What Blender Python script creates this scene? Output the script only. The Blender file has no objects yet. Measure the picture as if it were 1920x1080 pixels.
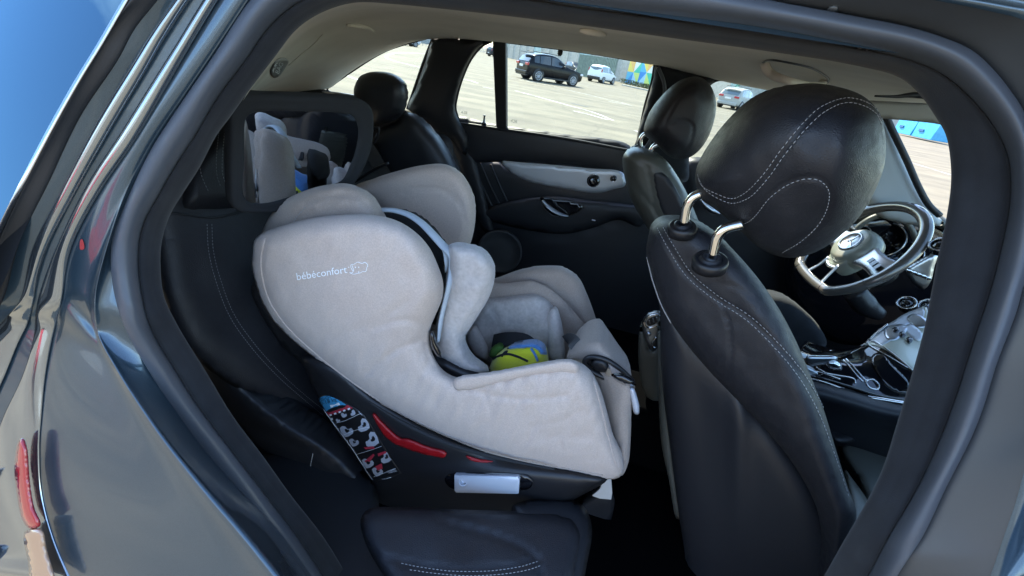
import bpy, math, random
import numpy as np
from mathutils import Vector, Matrix
from mathutils.bvhtree import BVHTree
from mathutils.geometry import delaunay_2d_cdt

random.seed(7); np.random.seed(7)
scene = bpy.context.scene
COL = scene.collection

# ------------------------------------------------------------------ camera
CAM = np.array([0.0, 0.0, 1.45])          # standing beside the open rear door, x = car's nose, y = across the car
FPX, HD, SLOPE, YAW = 750.0, 438.0, 0.172, 9.0
_r = math.atan(SLOPE); _th = math.atan(HD/FPX); _ps = math.radians(YAW)
_F0 = np.array([-math.sin(_ps), math.cos(_ps), 0.0]); _R0 = np.array([math.cos(_ps), math.sin(_ps), 0.0]); _Z = np.array([0, 0, 1.0])
FW = _F0*math.cos(_th) - _Z*math.sin(_th); _U0 = _Z*math.cos(_th) + _F0*math.sin(_th)
RT = _R0*math.cos(_r) + _U0*math.sin(_r); UP = _U0*math.cos(_r) - _R0*math.sin(_r)
cd = bpy.data.cameras.new('camera'); cam = bpy.data.objects.new('camera', cd); COL.objects.link(cam)
cd.lens = 36*FPX/1920; cd.sensor_width = 36; cd.clip_start = 0.02; cd.clip_end = 2000
M = Matrix(((RT[0], UP[0], -FW[0], CAM[0]), (RT[1], UP[1], -FW[1], CAM[1]), (RT[2], UP[2], -FW[2], CAM[2]), (0, 0, 0, 1)))
cam.matrix_world = M
scene.camera = cam

# ------------------------------------------------------------------ sky, sun, exposure
SUN_EL, SUN_AZ = math.radians(48), math.radians(128)      # azimuth measured from +X (car's nose) towards +Y (far side)
sdir = Vector((math.cos(SUN_EL)*math.cos(SUN_AZ), math.cos(SUN_EL)*math.sin(SUN_AZ), math.sin(SUN_EL)))
world = bpy.data.worlds.new('World'); scene.world = world; world.use_nodes = True
wn = world.node_tree.nodes; wl = world.node_tree.links
for n in list(wn): wn.remove(n)
wo = wn.new('ShaderNodeOutputWorld'); bg = wn.new('ShaderNodeBackground'); sky = wn.new('ShaderNodeTexSky')
sky.sky_type = 'NISHITA'; sky.sun_disc = False; sky.sun_elevation = SUN_EL
sky.sun_rotation = math.pi/2 - SUN_AZ
sky.dust_density = 0.3; sky.air_density = 1.0; sky.ozone_density = 1.6
tc = wn.new('ShaderNodeTexCoord'); mp = wn.new('ShaderNodeMapping'); mp.inputs['Scale'].default_value = (1.2, 1.2, 4.5)
nz = wn.new('ShaderNodeTexNoise'); nz.inputs['Scale'].default_value = 2.2; nz.inputs['Detail'].default_value = 7; nz.inputs['Roughness'].default_value = 0.55
cr = wn.new('ShaderNodeValToRGB'); cr.color_ramp.elements[0].position = 0.56; cr.color_ramp.elements[1].position = 0.78
cr.color_ramp.elements[1].color = (0.45, 0.45, 0.45, 1)
mx = wn.new('ShaderNodeMix'); mx.data_type = 'RGBA'; mx.inputs['B'].default_value = (7.0, 7.2, 7.6, 1)
wl.new(tc.outputs['Generated'], mp.inputs['Vector']); wl.new(mp.outputs[0], nz.inputs['Vector']); wl.new(nz.outputs['Fac'], cr.inputs[0])
wl.new(cr.outputs[0], mx.inputs['Factor']); wl.new(sky.outputs[0], mx.inputs['A']); wl.new(mx.outputs['Result'], bg.inputs['Color'])
bg.inputs['Strength'].default_value = 0.15; wl.new(bg.outputs[0], wo.inputs[0])
sl = bpy.data.lights.new('sun', 'SUN'); sl.energy = 3.2; sl.angle = math.radians(0.5); sl.color = (1.0, 0.90, 0.74)
so = bpy.data.objects.new('sun', sl); COL.objects.link(so); so.rotation_euler = sdir.to_track_quat('Z', 'Y').to_euler()
scene.view_settings.view_transform = 'Standard'; scene.view_settings.look = 'None'
scene.view_settings.gamma = 1; scene.view_settings.use_curve_mapping = False
scene.view_settings.exposure = 2.3
scene.render.engine = 'CYCLES'
scene.cycles.max_bounces = 10; scene.cycles.transparent_max_bounces = 16; scene.cycles.diffuse_bounces = 6
scene.cycles.sample_clamp_indirect = 6; scene.cycles.use_denoising = True

# ------------------------------------------------------------------ geometry helpers
def ray(x, y): return FW + RT*(x-960)/FPX + UP*(540-y)/FPX
def P(x, y, Y):
    """world point seen at photo pixel x, y on the plane Y (number), on Y=f(X,Z) (callable) or on height ('z', h) / length ('x', v)"""
    d = ray(x, y)
    if isinstance(Y, tuple) and Y[0] == 'z': return CAM + d*(Y[1]-CAM[2])/d[2]
    if isinstance(Y, tuple) and Y[0] == 'p':       # any plane: point, normal
        nn_ = np.array(Y[2], float); return CAM + d*((np.array(Y[1])-CAM)@nn_)/(d@nn_)
    if isinstance(Y, tuple) and Y[0] == 'x': return CAM + d*(Y[1]-CAM[0])/d[0]
    if isinstance(Y, tuple):                       # affine in pixels: Y = a + b*(x-x0) + c*(y-y0)
        a, x0, b, y0, c = Y; Y = a + b*(x-x0) + c*(y-y0)
    if callable(Y):
        v = 0.5
        for _ in range(14):
            q = CAM + d*v/d[1]; v = 0.5*v + 0.5*Y(q[0], q[2])
        Y = v
    return CAM + d*(Y-CAM[1])/d[1]
def pix(p):
    v = np.asarray(p)-CAM; w = v@FW; return np.array([960+FPX*(v@RT)/w, 540-FPX*(v@UP)/w])
def unit(v): v = np.asarray(v, float); return v/(np.linalg.norm(v)+1e-12)

def cat(pts, n, closed=False):
    """smooth curve through pts, n samples evenly spaced"""
    p = np.asarray(pts, float); k = len(p)
    if k == 2 and not closed:
        t = np.linspace(0, 1, n)[:, None]; return p[0]*(1-t)+p[1]*t
    if closed: q = np.vstack([p[-1], p, p[0], p[1]]); segs = k
    else: q = np.vstack([2*p[0]-p[1], p, 2*p[-1]-p[-2]]); segs = k-1
    out = []; m = 14
    for i in range(segs):
        a, b, c, d = q[i], q[i+1], q[i+2], q[i+3]
        # centripetal
        def tj(t, u, v): return t + max(np.linalg.norm(v-u), 1e-9)**0.5
        t0 = 0; t1 = tj(t0, a, b); t2 = tj(t1, b, c); t3 = tj(t2, c, d)
        for t in np.linspace(t1, t2, m, endpoint=False):
            A1 = (t1-t)/(t1-t0)*a+(t-t0)/(t1-t0)*b; A2 = (t2-t)/(t2-t1)*b+(t-t1)/(t2-t1)*c; A3 = (t3-t)/(t3-t2)*c+(t-t2)/(t3-t2)*d
            B1 = (t2-t)/(t2-t0)*A1+(t-t0)/(t2-t0)*A2; B2 = (t3-t)/(t3-t1)*A2+(t-t1)/(t3-t1)*A3
            out.append((t2-t)/(t2-t1)*B1+(t-t1)/(t2-t1)*B2)
    out.append(q[1] if closed else p[-1]); out = np.array(out)
    L = np.r_[0, np.cumsum(np.linalg.norm(np.diff(out, axis=0), axis=1))]
    s = np.linspace(0, L[-1], n, endpoint=not closed)
    return np.stack([np.interp(s, L, out[:, j]) for j in range(out.shape[1])], 1)

def base_of(parent):
    while parent is not None:
        if 'base' in parent: return np.array(parent['base'])
        parent = parent.parent
    return np.zeros(3)
def mesh(name, V, Fc, mat, parent=None, smooth=True, kind=None, label=None, at=None):
    me = bpy.data.meshes.new(name)
    b = base_of(parent) if parent is not None else (np.array(at) if at is not None else np.zeros(3))
    V = np.asarray(V, float) - b
    me.from_pydata(V.tolist(), [], [tuple(int(i) for i in f) for f in Fc]); me.update()
    me.materials.append(mat)
    if smooth: me.polygons.foreach_set('use_smooth', [True]*len(me.polygons))
    o = bpy.data.objects.new(name, me); COL.objects.link(o)
    if parent is not None: o.parent = parent
    elif at is not None: o.location = at; o['base'] = list(map(float, at))
    if kind: o['kind'] = kind
    if label: o['label'] = label
    return o
def thing(name, label, cat_, base, group=None):
    o = bpy.data.objects.new(name, None); COL.objects.link(o); o.location = base; o['base'] = [float(v) for v in base]
    o.empty_display_size = .1
    o['label'] = label; o['category'] = cat_
    if group: o['group'] = group
    return o
def tagt(o, label, cat_, group=None):
    o['label'] = label; o['category'] = cat_
    if group: o['group'] = group
    return o
def wv(o): # world verts
    b = base_of(o); n = len(o.data.vertices); a = np.empty(n*3); o.data.vertices.foreach_get('co', a); return a.reshape(-1, 3)+b
def bvh(*objs):
    V = []; Fc = []
    for o in objs:
        k = len(V); V += [Vector(v) for v in wv(o)]; Fc += [[k+i for i in p.vertices] for p in o.data.polygons]
    return BVHTree.FromPolygons(V, Fc)
def hit(tree, x, y):
    for k in range(17):                            # a touch off the surface: slide back onto it
        rad = 0 if k == 0 else (2, 6, 14, 30)[(k-1)//4]; an = k*math.pi/2
        d = unit(ray(x+rad*math.cos(an), y+rad*math.sin(an))); r = tree.ray_cast(Vector(CAM), Vector(d))
        if r[0] is not None: break
    if r[0] is None: return None, None
    n = np.array(r[1]); 
    if n@d > 0: n = -n
    return np.array(r[0]), n
def proj_line(tree, pts, n=80, off=.0006, closed=False):
    out = []
    for x, y in cat(pts, n, closed):
        d = unit(ray(x, y)); r = tree.ray_cast(Vector(CAM), Vector(d))
        if r[0] is None: continue
        p = np.array(r[0]); nn = np.array(r[1]); nn = -nn if nn@d > 0 else nn
        out.append(p+nn*off)
    return out

def bevel(o, w=.002, seg=2):
    m = o.modifiers.new('bevel', 'BEVEL'); m.width = w; m.segments = seg; m.limit_method = 'ANGLE'; m.angle_limit = .6; return o
def subs(o, l=1):
    m = o.modifiers.new('sub', 'SUBSURF'); m.levels = l; m.render_levels = l; return o

def tube_geo(pts, r, sides=10, closed=False, n=None, flat=1.0, up=None):
    p = np.asarray(pts, float)
    if n: p = cat(p, n, closed)
    k = len(p); rr = np.full(k, r, float) if np.isscalar(r) else np.interp(np.linspace(0, 1, k), np.linspace(0, 1, len(r)), r)
    T = np.zeros_like(p)
    if closed: T = np.roll(p, -1, 0)-np.roll(p, 1, 0)
    else: T[1:-1] = p[2:]-p[:-2]; T[0] = p[1]-p[0]; T[-1] = p[-1]-p[-2]
    T /= (np.linalg.norm(T, axis=1)[:, None]+1e-12)
    N = None; V = []; Fc = []
    for i in range(k):
        if N is None:
            a = np.array(up if up is not None else ([0, 0, 1] if abs(T[0][2]) < .9 else [1, 0, 0]), float); N = unit(a-T[i]*(a@T[i]))
        elif up is not None: a = np.array(up, float); N = unit(a-T[i]*(a@T[i]))
        else: N = unit(N-T[i]*(N@T[i]))
        B = np.cross(T[i], N)
        for j in range(sides):
            an = 2*math.pi*j/sides; V.append(p[i]+rr[i]*(math.cos(an)*N*flat+math.sin(an)*B))
    m = k if closed else k-1
    for i in range(m):
        for j in range(sides):
            a = i*sides+j; b = i*sides+(j+1) % sides; c = ((i+1) % k)*sides+(j+1) % sides; d = ((i+1) % k)*sides+j
            Fc.append((a, b, c, d))
    if not closed:
        Fc.append(tuple(range(sides))[::-1]); Fc.append(tuple((k-1)*sides+j for j in range(sides)))
    return np.array(V), Fc
def tube(name, pts, r, mat, parent=None, **kw):
    mk = {k: kw.pop(k) for k in ('kind', 'label', 'at') if k in kw}
    V, Fc = tube_geo(pts, r, **kw); return mesh(name, V, Fc, mat, parent, **mk)
class Acc:
    def __init__(s): s.V = []; s.F = []; s.n = 0
    def add(s, V, Fc):
        V = np.asarray(V, float); s.V.append(V); s.F += [tuple(i+s.n for i in f) for f in Fc]; s.n += len(V); return s
    def tube(s, *a, **k): return s.add(*tube_geo(*a, **k))
    def out(s, name, mat, parent=None, **k): return mesh(name, np.vstack(s.V), s.F, mat, parent, **k)
def box_geo(c, s, R=None):
    c = np.array(c, float); s = np.array(s, float)/2
    V = np.array([[x, y, z] for x in (-1, 1) for y in (-1, 1) for z in (-1, 1)], float)*s
    if R is not None: V = V@np.array(R).T
    return V+c, [(0, 1, 3, 2), (4, 6, 7, 5), (0, 4, 5, 1), (2, 3, 7, 6), (0, 2, 6, 4), (1, 5, 7, 3)]
def box(name, c, s, mat, parent=None, R=None, bev=0, **k):
    o = mesh(name, *box_geo(c, s, R), mat, parent, smooth=False, **k)
    if bev: bevel(o, bev)
    return o
def prism(name, pts, thick, mat, parent=None, bev=0, smooth=False, **k):
    """pts: ordered 3D outline, thick: vector"""
    A = np.asarray(pts, float); B = A+np.asarray(thick, float); n = len(A)
    Fc = [tuple(range(n)), tuple(range(2*n-1, n-1, -1))]+[(i, n+i, n+(i+1) % n, (i+1) % n) for i in range(n)]
    o = mesh(name, np.vstack([A, B]), Fc, mat, parent, smooth=smooth, **k)
    if bev: bevel(o, bev)
    return o
def grid_geo(G, closed=False, cap=False):
    G = np.asarray(G, float); a, b = G.shape[:2]; V = G.reshape(-1, 3); Fc = []
    for i in range(a-1):
        for j in range(b if closed else b-1):
            Fc.append((i*b+j, i*b+(j+1) % b, (i+1)*b+(j+1) % b, (i+1)*b+j))
    if cap: Fc.append(tuple(range(b))[::-1]); Fc.append(tuple((a-1)*b+j for j in range(b)))
    return V, Fc
def patch(name, rows, mat, parent=None, nu=40, nv=30, closed=False, cap=False, solid=0, **k):
    """rows of (px,py,Y) or 3-D points -> smooth surface through them"""
    R = [[P(*q) if not isinstance(q, np.ndarray) else q for q in r] for r in rows]
    R = [cat(np.array(r), nv, closed) for r in R]; R = np.array(R)
    G = np.array([cat(R[:, j], nu) for j in range(nv)]).transpose(1, 0, 2)
    o = mesh(name, *grid_geo(G, closed, cap), mat, parent, **k)
    if solid: m = o.modifiers.new('solid', 'SOLIDIFY'); m.thickness = solid; m.offset = 0
    return o

def seg_dist(Q, poly, closed=True):
    A = poly; B = np.roll(poly, -1, 0) if closed else poly[1:]
    if not closed: A = poly[:-1]
    best = np.full(len(Q), 1e9)
    for a, b in zip(A, B):
        ab = b-a; t = np.clip(((Q-a)@ab)/(ab@ab+1e-12), 0, 1); d = np.linalg.norm(Q-(a+t[:, None]*ab), axis=1); best = np.minimum(best, d)
    return best
def inside(Q, poly):
    x, y = Q[:, 0], Q[:, 1]; c = np.zeros(len(Q), bool); n = len(poly); j = n-1
    for i in range(n):
        xi, yi = poly[i]; xj, yj = poly[j]
        m = ((yi > y) != (yj > y)) & (x < (xj-xi)*(y-yi)/(yj-yi+1e-12)+xi); c ^= m; j = i
    return c
def puff(name, poly, Y, h, hb, r, mat, parent=None, step=7, n=110, seams=(), fn=None, raw=False, pw=.5, rb=None, **k):
    """padded body: outline poly (photo pixels laid on the surface Y), bulging h metres towards the viewer's side, hb metres
    away from it, edge rounding r; seams = [(points, depth, width)] pressed into the front"""
    if raw:
        q = []; pp = np.array(poly, float)
        for a, b in zip(pp, np.roll(pp, -1, 0)):
            m = max(1, int(np.linalg.norm(b-a)/step)); q += [a+(b-a)*t/m for t in range(m)]
        poly = np.array(q)
    else: poly = cat(poly, n, True)
    mn, mxx = poly.min(0), poly.max(0)
    gx, gy = np.meshgrid(np.arange(mn[0], mxx[0], step), np.arange(mn[1], mxx[1], step*.9))
    gx = gx+(np.arange(gx.shape[0]) % 2)[:, None]*step*.5
    Q = np.stack([gx.ravel(), gy.ravel()], 1); Q = Q[inside(Q, poly)]
    if len(Q): Q = Q[seg_dist(Q, poly) > step*.45]
    nb = len(poly)
    allp = np.vstack([poly, Q]) if len(Q) else poly
    res = delaunay_2d_cdt([Vector(v) for v in allp], [], [list(range(nb))], 1, 1e-4)
    v2 = np.array([tuple(v) for v in res[0]]); tris = [tuple(f) for f in res[2]]
    d = seg_dist(v2, poly); bd = d < 1e-2
    g = lambda rr: (1-(1-np.clip(d/rr, 0, 1))**2)**pw
    gf = g(r); gb = g(rb or r)
    B = np.array([P(x, y, Y) for x, y in v2])
    D = np.array([unit(b-CAM) for b in B])
    H = h*gf
    for pts, dep, wd in seams:
        sd = seg_dist(v2, cat(pts, 50), False); H = H - dep*np.exp(-(sd/wd)**2)
    if fn is not None: H = H + fn(v2[:, 0], v2[:, 1])*np.clip(d/8, 0, 1)
    H[bd] = 0
    Fr = B - D*H[:, None]
    Bk = B + np.array([0, 1.0, 0])*(hb*gb+.0005)[:, None]
    Bk[bd] = Fr[bd]
    N = len(v2); idx = np.arange(N)+N; idx[bd] = np.arange(N)[bd]
    def orient(t):
        a, b, c = Fr[list(t)]; return t if np.cross(b-a, c-a)@(CAM-a) > 0 else t[::-1]
    F1 = [orient(t) for t in tris]; F2 = [tuple(idx[i] for i in t[::-1]) for t in F1]
    return mesh(name, np.vstack([Fr, Bk]), F1+F2, mat, parent, **k)

def stitch(tree, pts, mat, parent, r=.0006, dash=.0045, gap=.0028, n=160, off=.0004, acc=None):
    L = proj_line(tree, pts, n, off)
    if len(L) < 3: return acc
    L = np.array(L); S = np.r_[0, np.cumsum(np.linalg.norm(np.diff(L, axis=0), axis=1))]
    a = acc or Acc(); s = 0
    while s+dash < S[-1]:
        t = [s, s+dash*.5, s+dash]; q = np.stack([np.interp(t, S, L[:, j]) for j in range(3)], 1)
        a.tube(q, [r*.6, r, r*.6], sides=4); s += dash+gap
    if acc is None: return a.out('stitching', mat, parent, kind='stuff')
    return acc
def disc_geo(c, nrm, prof, up=(0, 0, 1), sides=32, sx=1.0):
    """lathe: prof = [(radius, height along nrm)]"""
    nrm = unit(nrm); u = unit(np.cross(up, nrm)); v = np.cross(nrm, u); V = []; Fc = []
    for r, z in prof:
        for j in range(sides):
            an = 2*math.pi*j/sides; V.append(np.array(c)+nrm*z+r*(math.cos(an)*u*sx+math.sin(an)*v))
    for i in range(len(prof)-1):
        for j in range(sides): Fc.append((i*sides+j, i*sides+(j+1) % sides, (i+1)*sides+(j+1) % sides, (i+1)*sides+j))
    Fc.append(tuple(range(sides))[::-1]); Fc.append(tuple((len(prof)-1)*sides+j for j in range(sides)))
    return np.array(V), Fc
def lathe(name, c, nrm, prof, mat, parent=None, up=(0, 0, 1), sides=32, sx=1.0, **k):
    return mesh(name, *disc_geo(c, nrm, prof, up, sides, sx), mat, parent, **k)

def text_geo(s, size=1.0, ext=0, spacing=1.0):
    cu = bpy.data.curves.new('txt', 'FONT'); cu.body = s; cu.size = size; cu.resolution_u = 3; cu.extrude = ext; cu.space_character = spacing
    o = bpy.data.objects.new('txt', cu); COL.objects.link(o); bpy.context.view_layer.update()
    me = bpy.data.meshes.new_from_object(o.evaluated_get(bpy.context.evaluated_depsgraph_get()))
    V = np.array([v.co[:] for v in me.vertices]); Fc = [tuple(p.vertices) for p in me.polygons]
    bpy.data.objects.remove(o); bpy.data.meshes.remove(me); return V, Fc
def text_on(tree, s, x0, y0, x1, y1, mat, name, parent, bold=0, off=.0006, spacing=1.0, thin=False):
    """lettering laid on a surface: baseline from pixel (x0,y0) to (x1,y1)"""
    V, Fc = text_geo(s, spacing=spacing); w = V[:, 0].max()-V[:, 0].min(); V[:, 0] -= V[:, 0].min()
    e = np.array([x1-x0, y1-y0])/w; up = np.array([e[1], -e[0]])
    out = []
    for v in V:
        x, y = np.array([x0, y0])+e*v[0]+up*v[1]; p, nn = hit(tree, x, y)
        if p is None: p = P(x, y, .6); nn = np.array([0, -1, 0])
        out.append(p+nn*off)
    return mesh(name, out, Fc, mat, parent, smooth=False, kind=None)

# ------------------------------------------------------------------ materials
def principled(name, col, rough=.5, metal=0, **k):
    m = bpy.data.materials.new(name); m.use_nodes = True; b = m.node_tree.nodes['Principled BSDF']
    b.inputs['Base Color'].default_value = (*col, 1); b.inputs['Roughness'].default_value = rough; b.inputs['Metallic'].default_value = metal
    for kk, v in k.items(): b.inputs[kk.replace('_', ' ')].default_value = v
    return m
def tex(m, kind, scale, bump=0, dist=.001, colA=None, colB=None, lo=.35, hi=.65, detail=4, rA=None, rB=None, stretch=None, obj=True):
    nt = m.node_tree; N = nt.nodes; L = nt.links; b = N['Principled BSDF']
    t = N.new('ShaderNodeTexCoord'); mpn = N.new('ShaderNodeMapping'); L.new(t.outputs['Object'], mpn.inputs['Vector'])
    if stretch: mpn.inputs['Scale'].default_value = stretch
    if kind == 'noise':
        x = N.new('ShaderNodeTexNoise'); x.inputs['Detail'].default_value = detail; out = x.outputs['Fac']
    elif kind == 'voronoi':
        x = N.new('ShaderNodeTexVoronoi'); x.feature = 'DISTANCE_TO_EDGE'; out = x.outputs['Distance']
    elif kind == 'wave':
        x = N.new('ShaderNodeTexWave'); x.inputs['Distortion'].default_value = 1.0; out = x.outputs['Fac']
    x.inputs['Scale'].default_value = scale; L.new(mpn.outputs[0], x.inputs['Vector'])
    if bump:
        bp = N.new('ShaderNodeBump'); bp.inputs['Strength'].default_value = bump; bp.inputs['Distance'].default_value = dist
        L.new(out, bp.inputs['Height'])
        old = b.inputs['Normal'].links
        if old: L.new(old[0].from_socket, bp.inputs['Normal'])
        L.new(bp.outputs[0], b.inputs['Normal'])
    if colA:
        r = N.new('ShaderNodeValToRGB'); r.color_ramp.elements[0].position = lo; r.color_ramp.elements[1].position = hi
        r.color_ramp.elements[0].color = (*colA, 1); r.color_ramp.elements[1].color = (*colB, 1)
        L.new(out, r.inputs[0]); L.new(r.outputs[0], b.inputs['Base Color'])
    if rA is not None:
        r = N.new('ShaderNodeMapRange'); r.inputs['From Min'].default_value = lo; r.inputs['From Max'].default_value = hi
        r.inputs['To Min'].default_value = rA; r.inputs['To Max'].default_value = rB; L.new(out, r.inputs[0]); L.new(r.outputs[0], b.inputs['Roughness'])
    return m
leather = tex(tex(principled('black_leather', (.018, .0185, .023), .40), 'voronoi', 330, .7, .0009), 'noise', 60, .2, .0015, rA=.46, rB=.58)
leather_soft = tex(tex(principled('black_leather_smooth', (.019, .020, .024), .46), 'noise', 500, .3, .0005), 'noise', 40, .2, .002)
leather_lit = tex(principled('black_leather_lit', (.085, .085, .072), .42), 'voronoi', 420, .3, .0005)  # black leather with window light put into its colour, paler and warmer
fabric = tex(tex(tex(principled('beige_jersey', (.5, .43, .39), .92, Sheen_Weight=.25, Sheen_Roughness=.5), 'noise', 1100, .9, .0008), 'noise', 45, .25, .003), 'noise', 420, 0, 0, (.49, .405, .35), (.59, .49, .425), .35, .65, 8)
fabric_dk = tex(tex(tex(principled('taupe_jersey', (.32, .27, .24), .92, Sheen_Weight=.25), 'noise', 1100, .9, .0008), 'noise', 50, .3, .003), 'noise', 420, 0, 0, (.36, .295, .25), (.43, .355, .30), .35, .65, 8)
terry = tex(tex(principled('grey_terry', (.42, .41, .42), .95, Sheen_Weight=.5), 'noise', 700, .9, .0015), 'noise', 120, 0, 0, (.47, .43, .40), (.60, .55, .52), .3, .7, 6)
piping = principled('pale_blue_binding', (.5, .57, .63), .7)
mesh_blk = tex(principled('black_mesh_fabric', (.015, .017, .02), .85), 'noise', 1200, .6, .0005)
plastic = tex(principled('black_plastic', (.016, .016, .018), .38), 'noise', 700, .25, .0004)
plastic_gl = principled('gloss_black', (.006, .006, .008), .06, Coat_Weight=1.0, Coat_Roughness=.03)
plastic_dk = tex(principled('dark_soft_plastic', (.019, .020, .023), .5), 'noise', 600, .3, .0004)
rubber = tex(tex(principled('rubber_seal', (.068, .076, .09), .42), 'noise', 220, .2, .0006), 'noise', 25, 0, 0, rA=.33, rB=.52)
trimfab = tex(tex(principled('charcoal_trim', (.028, .03, .034), .85, Sheen_Weight=.12, Specular_IOR_Level=.25), 'noise', 900, .6, .0006), 'noise', 30, 0, 0, (.014, .015, .018), (.021, .023, .027), .3, .7)
headl = tex(tex(principled('headliner_cloth', (.6, .56, .48), .95), 'noise', 700, .4, .0006), 'noise', 8, 0, 0, (.60, .56, .48), (.68, .635, .55), .3, .7)
chrome = principled('chrome', (.75, .74, .72), .08, 1)
satin = principled('satin_silver', (.55, .57, .6), .3, 1)
alu = tex(principled('brushed_aluminium', (.62, .64, .67), .42, .45), 'noise', 60, .1, .0004, stretch=(1, 1, 30))
silverpl = principled('silver_plastic', (.62, .66, .74), .35, .2, Coat_Weight=.4)
redpl = tex(principled('red_plastic', (.33, .006, .01), .4), 'noise', 300, .1, .0004)
white = principled('white_print', (.92, .95, .97), .5)
threadm = principled('thread', (.42, .42, .42), .8)
carpet = tex(principled('black_carpet', (.003, .003, .0035), 1.0, Specular_IOR_Level=.0), 'noise', 500, .8, .002)
paint = tex(principled('dark_grey_paint', (.04, .07, .09), .28, .6, Coat_Weight=1.0, Coat_Roughness=.02), 'noise', 1500, 0, 0, (.036, .064, .09), (.065, .108, .145), .3, .7)
jambp = tex(tex(principled('jamb_paint', (.075, .08, .085), .45, .3, Coat_Weight=.35, Coat_Roughness=.3), 'noise', 1200, .05, .0003), 'noise', 14, 0, 0, rA=.4, rB=.52)
mirrorm = principled('mirror_glass', (.72, .76, .8), .015, 1)
beltm = tex(principled('seat_belt', (.03, .03, .033), .7), 'wave', 300, .4, .0005)
def glass(name, tint=(.9, .95, .93), ior=1.5, rough=0.0, base=None, gcol=(1, 1, 1)):
    m = bpy.data.materials.new(name); m.use_nodes = True; nt = m.node_tree; N = nt.nodes; L = nt.links
    for n in list(N): N.remove(n)
    o = N.new('ShaderNodeOutputMaterial'); t = N.new('ShaderNodeBsdfTransparent'); g = N.new('ShaderNodeBsdfGlossy'); f = N.new('ShaderNodeMath'); f.operation = 'MULTIPLY_ADD'; f.inputs[1].default_value = .9; f.inputs[2].default_value = base or .04; lw = N.new('ShaderNodeLayerWeight'); lw.inputs['Blend'].default_value = .5; pw_ = N.new('ShaderNodeMath'); pw_.operation = 'POWER'; pw_.inputs[1].default_value = 4.5; L.new(lw.outputs['Facing'], pw_.inputs[0]); L.new(pw_.outputs[0], f.inputs[0]); x = N.new('ShaderNodeMixShader')
    t.inputs[0].default_value = (*tint, 1); g.inputs['Roughness'].default_value = rough; g.inputs['Color'].default_value = (*gcol, 1)
    L.new(f.outputs[0], x.inputs[0]); L.new(t.outputs[0], x.inputs[1]); L.new(g.outputs[0], x.inputs[2]); L.new(x.outputs[0], o.inputs[0]); return m
wglass = glass('window_glass')
pglass = glass('privacy_glass', (.03, .05, .09), base=.17, gcol=(.38, .72, 1))  # blue of the mirrored sky put into the reflection colour
# ================================================================== the car the camera looks into
near = lambda Y0: (lambda X, Z: Y0+.35*max(0, Z-1.05))
far = lambda Y0: (lambda X, Z: Y0-.33*max(0, Z-1.13))
car = thing('estate_car', 'dark grey car in the foreground, rear side door open, cabin seen through the door opening', 'car', (0, .45, .2))

# door opening: matched outlines, from below the frame at the left, over the top, down to below the frame at the right
A_ = [(790,1290),(718,1180),(652,1080),(606,1006),(546,929),(490,851),(437,781),(388,700),(333,610),(307,554),(301,500),(303,455),(318,405),(348,355),(374,315),(407,252),(430,222),(467,170),(515,107),(555,56),(600,25),(664,5),(740,8),(813,15),(950,30),(1078,46),(1300,77),(1424,94),(1599,122),(1690,147),(1731,185),(1752,216),(1773,251),(1782,300),(1783,346),(1773,416),(1759,480),(1745,555),(1731,624),(1708,707),(1680,800),(1655,878),(1631,929),(1607,972),(1578,1021),(1545,1080),(1490,1170),(1420,1290)]
B_ = [(760,1300),(685,1195),(606,1080),(564,1017),(511,946),(441,855),(370,760),(332,700),(281,612),(265,547),(259,491),(263,440),(275,405),(293,374),(322,322),(367,252),(411,178),(459,115),(507,48),(567,0),(640,-25),(800,-30),(993,-2),(1078,13),(1250,35),(1424,56),(1599,89),(1704,112),(1773,143),(1843,209),(1878,262),(1892,300),(1895,370),(1879,462),(1856,550),(1828,633),(1805,707),(1785,766),(1747,861),(1711,932),(1664,1012),(1628,1080),(1570,1180),(1500,1300)]
C_ = [(735,1310),(655,1205),(578,1092),(511,999),(441,925),(370,841),(333,785),(274,690),(233,617),(211,543),(206,491),(209,443),(226,400),(248,348),(285,274),(348,178),(404,96),(467,0),(560,-85),(700,-110),(1000,-75),(1250,-40),(1459,2),(1599,28),(1704,49),(1773,70),(1826,94),(1864,129),(1895,167),(1925,215),(1947,300),(1952,400),(1940,480),(1920,540),(1907,587),(1870,684),(1847,760),(1824,819),(1776,914),(1732,1006),(1684,1080),(1620,1190),(1550,1310)]
NS = 260
def ring(pts, Y): return np.array([P(x, y, Y) for x, y in cat(pts, NS)])
nearb = lambda Y0: (lambda X, Z: Y0+.35*max(0, Z-1.05)-.45*min(max(0, 1.02-Z), .45))
rA, rB, rC = ring(A_, near(.385)), ring(B_, near(.35)), ring(C_, near(.325))
def toC(R, h): # move towards the outside (viewer's side)
    return R-np.array([unit(q-CAM) for q in R])*h
def strip(name, rings, mat, **k):
    return mesh(name, *grid_geo(np.array(rings)), mat, car, **k)
mid = lambda a, b, t: a*(1-t)+b*t
deep = np.array([0, .05, 0])
o = strip('inner_trim', [toC(rA, -.07), toC(rA, -.012), toC(rA, .001), toC(mid(rA, rB, .1), .006), toC(mid(rA, rB, .33), .0075), toC(mid(rA, rB, .45), .006), toC(mid(rA, rB, .55), .0078), toC(mid(rA, rB, .85), .006), rB, toC(rB, -.012)], trimfab); subs(o)
bul = [toC(rB, -.012), toC(rB, -.002)]+[toC(mid(rB, rC, .03+.94*t), .017*math.sin(math.pi*min(max(t, .02), .98))**.6) for t in np.linspace(0, 1, 12)]+[rC, rC+deep*.3]
seal = strip('door_seal', bul, rubber); subs(seal)
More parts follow.
